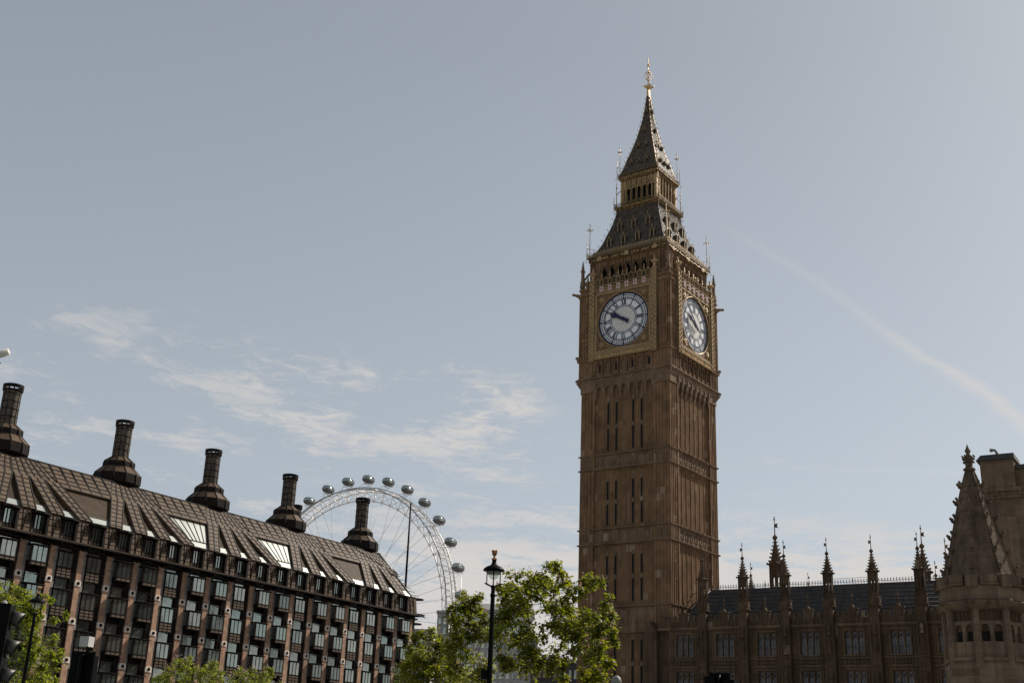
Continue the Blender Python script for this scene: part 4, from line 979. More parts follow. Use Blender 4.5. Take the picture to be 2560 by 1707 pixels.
# pinnacle turrets
def turret_pin(x,y,z,s,parent,rod=True,mat=None,open_=True,vane=1):
    p=MB(); c=(x,y)
    p.lathe([(.56*s,z),(.60*s,z+.15*s),(.60*s,z+.5*s),(.44*s,z+.7*s)],8,c,rot=pi/8,apo=True)
    for i in range(8): a=pi/8*(2*i+1); p.ball((x+.6*s*cos(a),y+.6*s*sin(a),z+.62*s),.11*s,5,4)
    if open_:
        p.lathe([(.24*s,z+.6*s),(.24*s,z+3.0*s)],8,c,rot=pi/8) if False else None
        for i in range(8): a=pi/8*(2*i+1); p.tube((x+.43*s*cos(a),y+.43*s*sin(a),z+.5*s),(x+.43*s*cos(a),y+.43*s*sin(a),z+3.1*s),.085*s,5)
        p.lathe([(.45*s,z+.6*s),(.45*s,z+1.1*s)],8,c,rot=pi/8,apo=False); p.lathe([(.45*s,z+2.35*s),(.45*s,z+3.1*s)],8,c,rot=pi/8); p.lathe([(.28*s,z+1.1*s),(.28*s,z+1.5*s)],8,c,rot=pi/8)
        p.box(x-.1*s,x+.1*s,y-.1*s,y+.1*s,z+1.1*s,z+2.4*s)
        for i in range(8):
            a=pi/4*i; p.add([(x+.42*s*cos(a-.2),y+.42*s*sin(a-.2),z+2.4*s),(x+.42*s*cos(a+.2),y+.42*s*sin(a+.2),z+2.4*s),(x+.42*s*cos(a),y+.42*s*sin(a),z+2.15*s)],[(0,1,2)])
    else: p.lathe([(.44*s,z+.6*s),(.44*s,z+3.1*s)],8,c,rot=pi/8)
    p.lathe([(.44*s,z+3.0*s),(.60*s,z+3.12*s),(.60*s,z+3.22*s),(.44*s,z+3.3*s)],8,c,rot=pi/8)
    for i in range(8): a=pi/8*(2*i+1); p.ball((x+.62*s*cos(a),y+.62*s*sin(a),z+3.2*s),.1*s,5,4)
    crocket_spire(p,c,.42*s,z+3.3*s,z+5.0*s,8,6,.17*s,.06*s)
    p.lathe([(.05*s,z+4.9*s),(.2*s,z+5.15*s),(.2*s,z+5.22*s),(.05*s,z+5.4*s)],6,c)
    if rod:
        p.tube((x,y,z+5.3*s),(x,y,z+6.75*s),.045*s,5,.025*s); p.ball((x,y,z+6.55*s),.08*s,5,4); p.ball((x,y,z+6.75*s),.05*s,5,4)
        if vane: p.ext([(x,z+5.95*s),(x+vane*.26*s,z+5.9*s),(x+vane*.2*s,z+6.08*s),(x+vane*.26*s,z+6.25*s),(x,z+6.2*s)],y-.012,y+.012)
    return p.build('pinnacle_turret',mat or M_palace,parent)
for k in range(0,7): turret_pin(k*LS,-.15,19.12,1.04,pal,vane=(-1 if k in(1,3,4,5) else 1))
# battlements with a gabled centrepiece in each bay
for k in range(-1,7):
    x=k*LS+.5; w_=LS-1.0; xc=x+w_/2; b=MB()
    b.box(x,x+w_,-.05,.15,17.3,18.0)
    for q in range(9): b.box(x+w_*q/9+.03,x+w_*q/9+.09,-.09,-.05,17.35,17.95)
    for a,c in ((0,.36),(.62,1.0),(2.64,3.02),(3.28,3.64)): b.box(x+a,x+c,-.05,.15,18.0,18.5); b.box(x+a-.03,x+c+.03,-.08,.18,18.46,18.54)
    b.box(xc-.55,xc+.55,-.14,.2,17.3,18.75); b.ext([(xc-.62,18.7),(xc-.62,18.85),(xc-.25,18.9),(xc,19.25),(xc+.25,18.9),(xc+.62,18.85),(xc+.62,18.7)],-.18,.22)
    b.box(xc-.3,xc+.3,-.2,-.14,17.5,18.55); b.tube((xc,.02,19.15),(xc,.02,20.35),.09,5,.035); b.ball((xc,.02,19.95),.13,6,4); b.tube((xc,.02,20.3),(xc,.02,20.6),.03,4)
    b.build('battlement',M_palace,pal)
# slate roof with iron cresting, hipped at the tower end
m=MB(); RZ=21.85; RY=4.3
m.m=0; m.add([(-3.4,.6,17.6),(31,.6,17.6),(31,RY,RZ),(-.9,RY,RZ),(31,8.2,17.6),(-3.4,8.2,17.6)],[(0,1,2,3),(0,3,5),(3,2,4,5)])
m.m=1
def SR(x,t,o=.03): return (x,.6+(RY-.6)*t-o*.75,17.6+(RZ-17.6)*t+o*.66)
for j in range(1,9): t=j/9; m.tube(SR(-3.4+2.5*t,t),SR(31,t),.025,4)
for j in range(26): 
    x=-.5+1.25*j; m.tube(SR(x,0.02),SR(x,.99),.02,4); m.tube(SR(x-.6,.15),SR(x+.65,.75),.02,4) if j%2 else None
m.tube((-3.4,.6,17.6),(-.9,RY,RZ),.12,5)
m.build('slate_roof',[M_slate,M_irond],pal)
m=MB(); n=0; x=-.9
m.box(-.9,31,RY-.05,RY+.05,RZ-.05,RZ+.08); m.box(-.9,31,RY-.02,RY+.02,RZ+.30,RZ+.34)
while x<30:
    m.path([(x+.09*cos(a*pi/3),RY,RZ+.2+.09*sin(a*pi/3)) for a in range(6)],.022,4,True)
    m.tube((x,RY,RZ+.3),(x,RY,RZ+.58),.022,4); m.box(x-.08,x+.08,RY-.02,RY+.02,RZ+.43,RZ+.48); m.box(x-.035,x+.035,RY-.02,RY+.02,RZ+.52,RZ+.60); x+=.31
for a,b in ((15.2,17.6),): m.tube((a-2.6,RY+.3,RZ+.75),(b,RY+.3,RZ+.8),.02,4); [m.tube((q,RY+.3,RZ),(q,RY+.3,RZ+.8),.035,4) for q in (a,a+1.6,b)]
m.build('ridge_cresting',M_irond,pal)
# gable and buttress hard against the tower
m=MB(); m.box(-6.9,-5.4,-.5,1.2,0,17.0); m.ext([(-6.7,17.0),(-6.15,18.1),(-5.6,17.0)],-.5,1.0); m.box(-6.5,-6.4,-.58,-.5,0,17.0); m.box(-5.9,-5.8,-.58,-.5,0,17.0); m.build('corner_buttress',M_palace,pal)
m=MB()
for j in range(5): m.path([(-3.3+.1*j,1.0+.55*j,18.1+.72*j),(-3.1+.1*j,1.1+.55*j,18.5+.72*j),(-2.85+.1*j,1.4+.55*j,18.75+.72*j)],.07,5)
m.tube((-4.0,.5,17.6),(-.9,RY,RZ+.3),.1,5); m.box(-4.6,-4.2,-.1,.3,17.3,18.6); m.build('hip_ornament',M_palace,pal)
# turrets and pinnacles standing behind the range
def behind(u,v_tip,Y,s,label,cat,nm='background_turret',drop=6.8,big=False):
    p=px(u,v_tip,Y); z=p.z-6.75*s
    t=thing(nm,label,cat,(p.x,p.y,0),LYAW)
    turret_pin(0,0,z,s,t,vane=1,open_=True)
    b=MB()
    if big:
        b.lathe([(.62*s,0),(.62*s,z-1.2*s),(.8*s,z-1.1*s),(.8*s,z-.9*s),(.6*s,z-.8*s),(.6*s,z+.1)],8,(0,0),rot=pi/8)
        for i in range(4): a=pi/4+i*pi/2; crocket_spire(b,(.95*s*cos(a),.95*s*sin(a)),.12*s,z-1.0*s,z+1.9*s,4,5,.1*s)
        for i in range(8):
            for q in range(5): a=pi/4*i; b.box(.6*s*cos(a)-.07,.6*s*cos(a)+.07,.6*s*sin(a)-.07,.6*s*sin(a)+.07,z-5+q*.8,z-4.7+q*.8)
    else: b.lathe([(.62*s,0),(.62*s,z-.2),(.5*s,z+.1)],8,(0,0),rot=pi/8)
    b.build('turret_base',M_palace,t)
c8=lambda a,b:(1700+a/2.5837,1100+b/2.5837)
behind(*c8(608,495),154,1.72,'tallest gothic turret with open arched lantern, behind the ridge','turret',big=True)
behind(*c8(455,792),165,1.1,'small spire peeping over the ridge between two front turrets','turret')
behind(*c8(825,856),165,.95,'slim finial with tiny vane rising behind the middle of the ridge','turret')
behind(*c8(1551,552),150,1.65,'tall turret directly behind the last full front turret','turret',big=True)
behind(*c8(1644,780),165,1.25,'small distant spire just left of the near pale turret','turret')
behind(*c8(1707,635),135,1.35,'crocketed turret half hidden by the near stone turret','turret')
# ================================================================ near octagonal stone turret
TU=(25.42,64.0); tu=thing('stone_turret','near pale octagonal stone turret with a weathered crocketed spire','turret',(TU[0],TU[1],0),rad(-10))
def octo(m,prof,cap=True): m.lathe(prof,8,(0,0),apo=True,rot=pi/8,cap=cap)
m=MB(); octo(m,[(1.98,0),(1.98,7.75),(1.9,7.9),(1.9,8.0)]); octo(m,[(1.55,7.9),(1.55,10.7)])
for i in range(8):
    a=pi/8+i*pi/4; R_=2.0/cos(pi/8); x,y=(R_-.22)*cos(a),(R_-.22)*sin(a); m.lathe([(.22,7.6),(.19,10.7)],8,(x,y))
m.build('shaft',M_turretl,tu)
m=MB()
for i in range(8):
    m.rot(i*45)                                        # each side: parapet wall, traceried openings
    w_=.60
    m.m=0; m.box(-w_,w_,-1.84,-1.55,7.9,8.9)
    for c in (-.31,.31):
        m.m=0; m.arch(c-.31,c+.31,8.9,9.95,-1.8,-1.6,c,.42,8.9,9.45,9.78); m.m=1; m.box(c-.24,c+.24,-1.6,-1.5,8.9,9.45); m.m=2; m.box(c-.24,c+.24,-1.66,-1.6,9.42,9.9)
    m.m=2; m.box(-w_,w_,-1.7,-1.55,9.9,10.7)
    for q in (-.45,-.22,0,.22,.45): m.box(q-.025,q+.025,-1.76,-1.7,9.9,10.6)
    m.m=0; m.box(-.03,.03,-1.86,-1.8,7.95,9.3); m.box(-w_-.02,w_+.02,-2.02,-1.84,7.95,8.12)
m.rot(None); m.build('belvedere',[M_turretl,M_dark,M_palace],tu)
m=MB(); octo(m,[(1.8,10.45),(2.05,10.55),(2.22,10.75),(2.24,10.92),(2.05,11.0),(2.02,11.0),(2.02,12.1),(2.1,12.15),(2.1,12.28),(1.8,12.34)])
for i in range(8):
    m.rot(i*45); m.box(-.42,.42,-2.16,-2.02,11.75,12.3); m.box(-.46,.46,-2.22,-2.02,11.72,11.82)
    m.rot(i*45+22.5); m.box(-.3,.3,-2.34,-2.1,11.62,12.25); m.ball((0,-2.42,10.85),.16,6,4)
m.rot(None); m.build('parapet',M_turret,tu)
m=MB(); octo(m,[(2.0,11.02),(2.035,11.03),(2.035,11.7),(2.0,11.71)],cap=False); m.build('parapet_course',M_turretl,tu)
SPR=[(1.74,12.2),(1.36,13.7),(.94,15.5),(.55,17.05),(.30,17.9),(.2,18.2)]
m=MB(); octo(m,SPR)
for i in range(8):
    a=pi/8+i*pi/4
    for q in range(6):
        z=12.75+.93*q
        for (r0,z0_),(r1,z1_) in zip(SPR,SPR[1:]):
            if z0_<=z<=z1_: r=(r0+(r1-r0)*(z-z0_)/(z1_-z0_))/cos(pi/8)
        m.path([(r*cos(a),r*sin(a),z-.12),((r+.12)*cos(a),(r+.12)*sin(a),z-.06),((r+.2)*cos(a),(r+.2)*sin(a),z+.06)],[.1,.09,.06],5); m.ball(((r+.22)*cos(a),(r+.22)*sin(a),z+.12),.085,5,4); m.ball(((r+.1)*cos(a+.06),(r+.1)*sin(a+.06),z+.05),.07,5,4)
    m.path([(r_/cos(pi/8)*cos(a),r_/cos(pi/8)*sin(a),z_) for r_,z_ in SPR],.05,5)
for z in (13.1,13.65,14.2,14.75,15.3,15.85,16.4,16.95): 
    pass
m.lathe([(.2,18.15),(.33,18.25),(.33,18.33),(.19,18.42),(.2,18.6),(.26,18.95),(.22,19.05),(.11,19.12),(.1,19.2),(.17,19.34),(.08,19.5),(.01,19.74)],8)
for i in range(8):
    a=i*pi/4
    for z,r in ((18.7,.27),(18.88,.3),(19.03,.32)): m.ball((r*cos(a),r*sin(a),z),.06,5,4)
m.build('spire',M_turret,tu)
# low wall joined to the turret on its right
m=MB(); m.box(1.7,14,-.6,.6,0,8.45); m.box(1.6,14,-.75,.75,8.45,8.85); m.build('wall_coping',M_turret,tu)
# stone block behind at the right edge
hb=thing('stone_hall','plain tall stone building with overhanging cornice and chimney block, at the right edge','building',(38.7,95.0,0),rad(-31.5))
m=MB(); m.box(-.05,40,.2,14,0,23.9); m.build('wall',M_hall,hb)
m=MB(); m.box(-.2,40,-.1,14.2,24.45,24.75); m.box(-.1,40,.0,14.1,23.9,24.1)
for k in range(16): m.box(.5+2.2*k,1.1+2.2*k,-.05,.2,24.1,24.45); m.ball((.8+2.2*k,-.05,24.2),.2,6,4)
m.box(-.05,40,.12,14,24.1,24.45); m.build('cornice',M_hall,hb)
m=MB(); m.m=0; m.box(-.1,2.5,.15,3.0,24.7,27.1); m.box(2.5,40,.6,12,24.7,26.3); m.m=1
m.hexa([(-.35,-.1,27.1),(2.62,-.1,27.1),(2.62,3.2,27.1),(-.35,3.2,27.1),(.0,.2,27.6),(2.55,.2,27.6),(2.55,3.0,27.6),(.0,3.0,27.6)]); m.box(2.5,40,.45,12.2,26.3,26.65)
m.build('upper_block',[M_hall,M_slate],hb)
m=MB(); m.path([(1.1,1.5,27.5),(1.1,1.5,28.0),(1.0,1.5,28.25),(.75,1.5,28.3)],.12,6); m.ball((.7,1.5,28.28),.17,6,4); m.build('vent_pipe',M_lead,hb)
m=MB(); m.path([(4.2,2.0,26.7),(4.5,2.0,27.1),(6.5,2.0,27.25),(9,2.0,27.25)],.16,6); m.build('roof_duct',M_steel,hb)
# ================================================================ observation wheel across the river
EX,EY,EYAW,EPH,EZ=-71.848,571.584,-0.585721,-0.495299,67.65
M_hull=plain('dark capsule frame',(0.10,0.10,0.10),0.35,var=0.2)
wh=thing('observation_wheel','giant white observation wheel with glass capsules, rising behind the office block','ferris wheel',(EX,EY,0),EYAW)
def EP(R_,t,o=0): return (R_*sin(t),o,EZ+R_*cos(t))
m=MB(); NS=128
for R_,o,r in ((59.6,4.1,.3),(54.6,0,.3)): m.path([EP(R_,2*pi*i/NS,o) for i in range(NS)],r,6,True)
for i in range(64):
    t=EPH+2*pi*i/64; t2=t+2*pi/128; tn_=t+2*pi/64
    for o in (-4.1,4.1):
        m.tube(EP(54.6,t),EP(59.6,t2,o),.16,4); m.tube(EP(54.6,tn_),EP(59.6,t2,o),.16,4)
    m.tube(EP(59.6,t2,-4.1),EP(59.6,t2,4.1),.16,4); m.tube(EP(59.6,t2,-4.1),EP(59.6,t2+2*pi/64,4.1),.07,4); m.tube(EP(60.2,t,-4.4),EP(60.2,t,4.4),.2,5)
    m.ball(EP(54.4,t),.5,6,4)
m.build('rim',M_steel,wh)
m=MB()
m.path([EP(59.6,2*pi*i/NS,-4.1) for i in range(NS)],.30,6,True); m.path([EP(60.9,2*pi*i/NS,-1.3) for i in range(NS)],.2,6,True); m.path([EP(60.9,2*pi*i/NS,1.3) for i in range(NS)],.16,6,True)
m.build('capsule_rail',M_steeld,wh)
m=MB()
for i in range(64):
    t=EPH+2*pi*i/64; o=(-8,8)[i%2]; m.tube(EP(54.4,t),EP(1.8,t+(.6 if i%4<2 else -.6),o),.085,4)
m.build('spoke_cable',M_steeld,wh)['kind']='stuff'
m=MB(); m.tube((0,-12,EZ),(0,14,EZ),1.7,12); m.build('hub',M_steel,wh)
for s_ in (-1,1):
    m=MB(); m.tube((0,12,EZ),(s_*24,52,0),1.4,10,.9); m.build('support_leg',M_steel,wh)
cap0=None
for i in range(32):
    t=EPH+2*pi*i/32
    if not cap0:
        m=MB(); m.ball((0,0,0),1,20,12,(2.0,4.1,2.0)); o=m.build('capsule',M_cglass,wh); cap0=o
        f=MB()
        for y in (-2.9,-1.9,-.7,.7,1.9,2.9):
            r=2.02*math.sqrt(1-(y/4.15)**2); f.path([(r*cos(q*pi/10),y,r*sin(q*pi/10)) for q in range(20)],.11,4,True)
        f.ball((0,0,-.62),1,16,8,(1.9,3.95,1.45)); 
        f.m=1
        f.m=0
        for q in range(0,8): a=q*pi/4; f.path([(2.0*cos(a)*sin(b_*pi/8),4.13*cos(b_*pi/8),2.0*sin(a)*sin(b_*pi/8)) for b_ in range(1,8)],.06,4)
        f.m=1; f.path([(1.3,y,-2.3) for y in (-2.4,2.4)],.12,5); f.path([(-1.3,y,-2.3) for y in (-2.4,2.4)],.12,5)
        f.ball((0,0,.55),1,14,6,(1.75,3.6,1.5)) if False else None; f.build('frame',[M_hull,M_hull],o)
    else: o=inst(cap0,wh)
    o.location=EP(65,t)
m=MB()
for i in range(32):
    t=EPH+2*pi*i/32
    for o in (-1.9,1.9):
        p=Vector(EP(65,t,o)); p.z-=1.9
        for d in (-2.4,2.4): m.tube(tuple(p),EP(60.4,t+d/60,o*1.9),.1,4)
        m.tube(tuple(p),EP(60.4,t,-o*.5),.09,4)
m.build('capsule_strut',M_steel,wh)
# ================================================================ far pale blocks beyond the trees
def farblock(name,label,u0,u1,vt,Y,depth,rows,cols,mat=None,group=None,yaw=0,pent=None):
    a=px(u0,vt,Y); b=px(u1,vt,Y); W_=b.x-a.x; H=(a.z+b.z)/2
    t=thing(name,label,'building',(a.x,Y,0),rad(yaw),group)
    m=MB(); m.box(0,W_,0,depth,0,H); m.box(-.4,W_+.4,-.4,depth,H,H+.8); m.build('wall',mat or M_conc,t)
    n=0; proto=None; dz=3.5
    rows=min(rows,int(H/dz)-1)
    for r in range(rows):
        for c in range(cols):
            if n>=100: break
            x=W_*(c+.5)/cols; z=H-2.8-r*dz
            if proto is None: g=MB(); g.box(-W_/cols*.24,W_/cols*.24,-.06,.1,-1.05,1.0); g.box(-W_/cols*.3,W_/cols*.3,-.2,-.02,-1.25,-1.05); proto=g.build('window',M_glass,t); proto.location=(x,0,z)
            else: inst(proto,t,(x,0,z))
            n+=1
    if pent:
        m=MB(); m.m=0; m.box(W_*.08,W_*.92,2,depth-2,H+.8,H+pent*.7); m.m=1; m.box(W_*.04,W_*.96,1,depth-1,H+pent*.7,H+pent*.8); m.hexa([(W_*.04,1,H+pent*.8),(W_*.96,1,H+pent*.8),(W_*.96,depth,H+pent*.8),(W_*.04,depth,H+pent*.8),(W_*.3,4,H+pent),(W_*.9,4,H+pent),(W_*.9,depth-2,H+pent),(W_*.3,depth-2,H+pent)]); m.build('penthouse',[M_glass,M_conc],t)
        m=MB(); m.tube((W_*.12,3,H),(W_*.12,3,H+pent+9),.25,4,.12); m.build('mast',M_steel,t)
    return t
farblock('apartment_block','low grey flat roofed block seen at the foot of the wheel',1030,1082,1577,470,20,4,7)
farblock('office_tower','narrow grey tower with blank side standing behind the wheel rim',1094,1120,1531,450,14,4,2)
farblock('apartment_block','broad pale block with glazed penthouse and mast behind the trees',1118,1345,1590,440,25,12,14,pent=12)
farblock('apartment_block','dark low block showing between the tree and the clock tower',1330,1445,1655,330,20,4,9,mat=M_slate)
# ================================================================ ground, road, river
m=MB(); m.add([(-6000,-6000,-.02),(6000,-6000,-.02),(6000,6000,-.02),(-6000,6000,-.02)],[(0,1,2,3)]); tag(m.build('ground',M_pave),kind='structure')
m=MB(); m.add([(-40,4,-.016),(18,4,-.016),(18,46,-.016),(-40,46,-.016)],[(0,1,2,3)]); tag(m.build('lawn',M_grass),kind='structure')
m=MB(); m.R=Matrix.Translation((PO[0],PO[1],0))@Matrix.Rotation(PYAW,4,'Z'); m.add([(-80,-26,-.012),(160,-26,-.012),(160,-8,-.012),(-80,-8,-.012)],[(0,1,2,3)])
m.m=1; [m.add([(x,-17.1,-.008),(x+3,-17.1,-.008),(x+3,-16.9,-.008),(x,-16.9,-.008)],[(0,1,2,3)]) for x in range(-76,156,6)]
tag(m.build('road',[M_asph,M_white]),kind='structure')
m=MB(); m.R=Matrix.Translation((EX,EY,0))@Matrix.Rotation(EYAW,4,'Z'); m.add([(-900,-250,-.012),(900,-250,-.012),(900,-30,-.012),(-900,-30,-.012)],[(0,1,2,3)]); tag(m.build('river',M_water),kind='structure')
# ================================================================ trees
def tree(name,label,cat,Y,base,cl,leaf,per,mat,spread,trunk_r=.28,forks=None,group=None,seed=1,bud=None,budn=0,low=True,dens=.6):
    r=random.Random(seed); b=px(base[0],1700,Y); gx,gy=b.x+base[1],Y
    t=thing(name,label,cat,(gx,gy,0),0,group)
    C=[]
    for (u,v,rp) in cl:
        p=px(u,v,Y); R_=rp/FPX*Y*1.05; C.append((Vector((p.x-gx,r.uniform(-spread,spread),p.z)),R_))
        if r.random()<dens: C.append((Vector((p.x-gx+r.uniform(-.3,.3),r.uniform(-spread,spread)*1.2,p.z-r.uniform(.1,.7))),R_*.9))
    zmin=min(c.z for c,_ in C)
    xs=[c.x for c,_ in C]
    if low:
        for _ in range(int(len(cl)*.5)): C.append((Vector((r.uniform(min(xs),max(xs)),r.uniform(-spread,spread)*1.3,zmin-r.uniform(.2,1.6))),.55))
    w_=MB(); hz=max(2.0,zmin-1.6); nodes=[(Vector((0,0,0)),trunk_r)]
    top=Vector((.25,0,hz)); w_.path([(0,0,0),(.06,.03,hz*.4),(-.04,0,hz*.75),tuple(top)],[trunk_r*1.25,trunk_r,trunk_r*.9,trunk_r*.75],8)
    N_=[(top,trunk_r*.7)]
    for c,R_ in sorted(C,key=lambda q:(q[0]-top).length):
        best=min(N_,key=lambda n:(n[0]-c).length+(3 if n[0].z>c.z+.2 else 0)+ (1.2 if n[1]<.03 else 0))
        d=c-best[0]; L_=d.length; k=max(2,int(L_/.5)); pts=[];rs=[]
        off=Vector((r.uniform(-.3,.3),r.uniform(-.3,.3),-.12*L_))
        r0=min(best[1]*.85,.05+.07*L_); r1=max(.014,r0*.3)
        for i in range(k+1):
            f=i/k; p=best[0]+d*f+off*sin(pi*f)*min(1,L_*.4)+Vector((r.uniform(-.05,.05),r.uniform(-.05,.05),r.uniform(-.05,.05)))*(1 if 0<i<k else 0); pts.append(tuple(p)); rs.append(r0+(r1-r0)*f)
            if i and i<k: N_.append((p,rs[-1]))
        N_.append((c,r1*1.2)); w_.path(pts,rs,5)
        for _ in range(5):
            e=Vector((r.gauss(0,1),r.gauss(0,1),r.gauss(0.1,1))).normalized()*R_*r.uniform(.7,1.0); mid=c+e*.5+Vector((0,0,r.uniform(-.1,.1))); w_.path([tuple(c),tuple(mid),tuple(c+e)],[.018,.012,.006],4)
    w_.build('trunk',M_bark,t)
    V=[];F=[];I=[]
    for c,R_ in C:
        # each cluster is several sprays of leaves
        ns=max(6,int(15*(R_/.7)**2))
        for _ in range(ns):
            e=Vector((r.gauss(0,1),r.gauss(0,1),r.gauss(0,1))).normalized(); sp=c+e*R_*r.uniform(.35,1.0); sr=.30*R_**.5
            for _ in range(int(per*r.uniform(.6,1.3))):
                p=sp+Vector((r.gauss(0,sr*.55),r.gauss(0,sr*.55),r.gauss(0,sr*.45)))
                a=r.uniform(0,2*pi); dr=r.uniform(-1.1,.25); d=Vector((cos(a)*cos(dr),sin(a)*cos(dr),sin(dr))); s=leaf*r.uniform(.55,1.2)
                side=d.cross(Vector((0,0,1))).normalized(); side=(side+Vector((0,0,r.uniform(-.6,.6)))).normalized(); nn=d.cross(side).normalized()
                o=len(V); w2=s*.33
                V+=[tuple(p),tuple(p+d*s*.35+side*w2+nn*s*.06),tuple(p+d*s),tuple(p+d*s*.35-side*w2+nn*s*.06)]
                F+=[(o,o+1,o+2),(o,o+2,o+3)]; I+=[0,0]
            if budn and r.random()<budn:
                p=sp+Vector((0,0,sr*.6)); 
                for _ in range(7):
                    o=len(V); q=p+Vector((r.gauss(0,.05),r.gauss(0,.05),r.uniform(-.05,.22))); s=leaf*.28
                    V+=[tuple(q+Vector((r.uniform(-s,s),r.uniform(-s,s),r.uniform(-s,s)))) for _ in range(3)]; F.append((o,o+1,o+2)); I.append(1)
    me=bpy.data.meshes.new('crown'); me.from_pydata(V,[],F); me.materials.append(mat); me.materials.append(bud or mat); me.polygons.foreach_set('material_index',I); me.update()
    o=bpy.data.objects.new('crown',me); COL.objects.link(o); o.parent=t
    return t
c7=lambda L_:[(1000+a/2.8143,1150+b/2.8143,r) for a,b,r in L_]
tree('leafy_tree','tallest leafy tree, large drooping leaves, directly in front of the clock tower','tree',60,(1372,0.0),c7([(1030,765,20),(1085,775,15),(990,810,20),(940,850,22),(890,860,18),(810,850,22),(760,860,14),(740,920,20),(730,980,22),(800,930,28),(870,930,26),(960,910,26),(1050,870,26),(1130,880,26),(1200,900,24),(1215,960,22),(1120,960,24),(1320,840,22),(1365,865,16),(1290,880,16),(1460,1000,16),(1490,1040,16),(1490,1080,8),(1440,1010,12),(1445,1170,18),(1465,1230,10),(1390,1180,16),(1340,1130,20),(1300,1080,22),(1420,1290,14),(1370,1320,16),(1420,1400,20),(1440,1435,12),(1310,1480,12),(1350,1520,16),(1430,1550,20),(850,1020,34),(760,1060,34),(720,1150,34),(800,1180,34),(700,1260,26),(880,1140,30),(1080,1060,26),(1130,1110,28),(1190,1090,28),(1240,1150,26),(1130,1190,26),(1180,1260,24),(1240,1260,20),(1260,1340,22),(1110,1340,26),(1040,1180,16),(850,1310,28),(930,1300,26),(780,1400,22),(720,1420,16),(900,1400,28),(1060,1420,22),(1130,1430,20),(1000,1400,16),(1150,1530,20),(1000,1240,14),(1200,1010,24)]),.25,17,M_leaf,1.9,.30,seed=3,bud=M_bud,budn=.25,dens=.95)
tree('leafy_tree','slim leafy tree left of the street lamp, under the wheel','tree',62,(1190,0.0),c7([(460,960,16),(430,990,18),(520,960,14),(545,985,12),(490,1000,18),(400,1040,18),(450,1060,22),(530,1040,18),(350,1090,18),(420,1110,20),(500,1120,22),(570,1110,20),(600,1150,20),(610,1210,18),(540,1190,22),(470,1180,20),(390,1200,18),(360,1240,16),(560,1240,18),(480,1240,16),(420,1240,16)]),.24,16,M_leaf,1.2,.16,seed=5,bud=M_bud,budn=.2)
tree('bushy_tree','low bushy leafy tree against the right end of the office block','tree',68,(1080,0.0),c7([(130,1245,14),(180,1240,14),(245,1235,16),(290,1250,12),(110,1290,18),(170,1300,20),(240,1290,22),(310,1300,20),(360,1300,14),(80,1350,22),(150,1360,26),(230,1360,28),(310,1370,26),(380,1370,20),(60,1420,24),(140,1430,28),(230,1430,30),(320,1440,30),(400,1430,22),(50,1500,26),(140,1510,30),(240,1510,30),(340,1510,30),(430,1500,24),(500,1520,20),(20,1480,16)]),.23,17,M_leaf,1.8,.22,seed=8,bud=M_bud,budn=.15)
cL=lambda L_:[(a/6.1,1450+b/6.1,r) for a,b,r in L_]
tree('plane_tree','bright green tree at the left edge, behind the second street lamp','tree',56,(40,-.6),cL([(20,60,16),(90,120,18),(40,200,20),(130,250,16),(280,200,16),(360,190,15),(440,220,14),(620,230,9),(680,260,9),(280,300,20),(400,330,16),(470,330,12),(200,380,20),(330,430,20),(420,460,16),(640,440,14),(700,500,12),(610,520,14),(680,560,10),(300,560,22),(400,600,20),(470,560,14),(330,700,24),(450,700,16),(380,800,22),(550,810,16),(620,860,16),(480,850,20),(680,930,12),(560,940,20),(430,950,22),(620,1010,18),(740,1070,14),(800,1090,7),(660,1110,18),(540,1080,20),(420,1080,22),(280,1000,26),(700,1150,12),(560,1200,18),(420,1200,22),(300,1200,24),(620,1300,14),(680,1330,8),(480,1320,20),(340,1340,24),(430,1440,22),(560,1460,16),(640,1500,14),(500,1530,20),(250,1450,24),(340,1520,24),(150,1300,24)]),.17,15,M_leafb,1.8,.24,seed=11)
cB=lambda L_:[(380+a/6.533,1600+b/6.533,r) for a,b,r in L_]
tree('blossoming_tree','green tree with pale blossom at the bottom edge, in front of the office block','tree',75,(500,0),cB([(430,370,10),(500,360,10),(600,350,12),(680,350,10),(470,430,12),(560,440,14),(660,440,14),(200,470,8),(170,520,10),(300,520,12),(400,520,14),(830,430,10),(900,420,10),(980,400,10),(1040,370,9),(1050,430,9),(850,500,12),(940,500,12),(1040,500,10),(1110,510,6),(520,540,14),(640,540,14),(740,560,12),(850,590,14),(960,590,12),(200,600,12),(330,620,14),(480,640,14),(620,640,14),(100,650,10),(780,660,14),(950,660,14),(1080,610,12),(50,660,8)]),.15,14,M_leafb,1.6,.2,seed=13,bud=M_blos,budn=.3,group=None)
tree('blossoming_tree','smaller blossoming tree at the bottom edge, nearer the middle of the block','tree',77,(620,0),cB([(1420,490,8),(1380,540,10),(1470,530,10),(1540,570,10),(1400,610,12),(1500,640,12),(1250,600,9),(1330,650,10),(1180,640,8),(1620,600,10),(1700,520,9),(1760,510,9),(1820,540,9),(1680,590,12),(1780,610,12),(1870,520,8),(1940,480,8),(1985,500,5),(1850,600,10),(1920,670,10),(2020,680,10),(1620,670,12),(1740,680,12)]),.15,14,M_leafb,1.4,.16,seed=17,bud=M_blos,budn=.3)
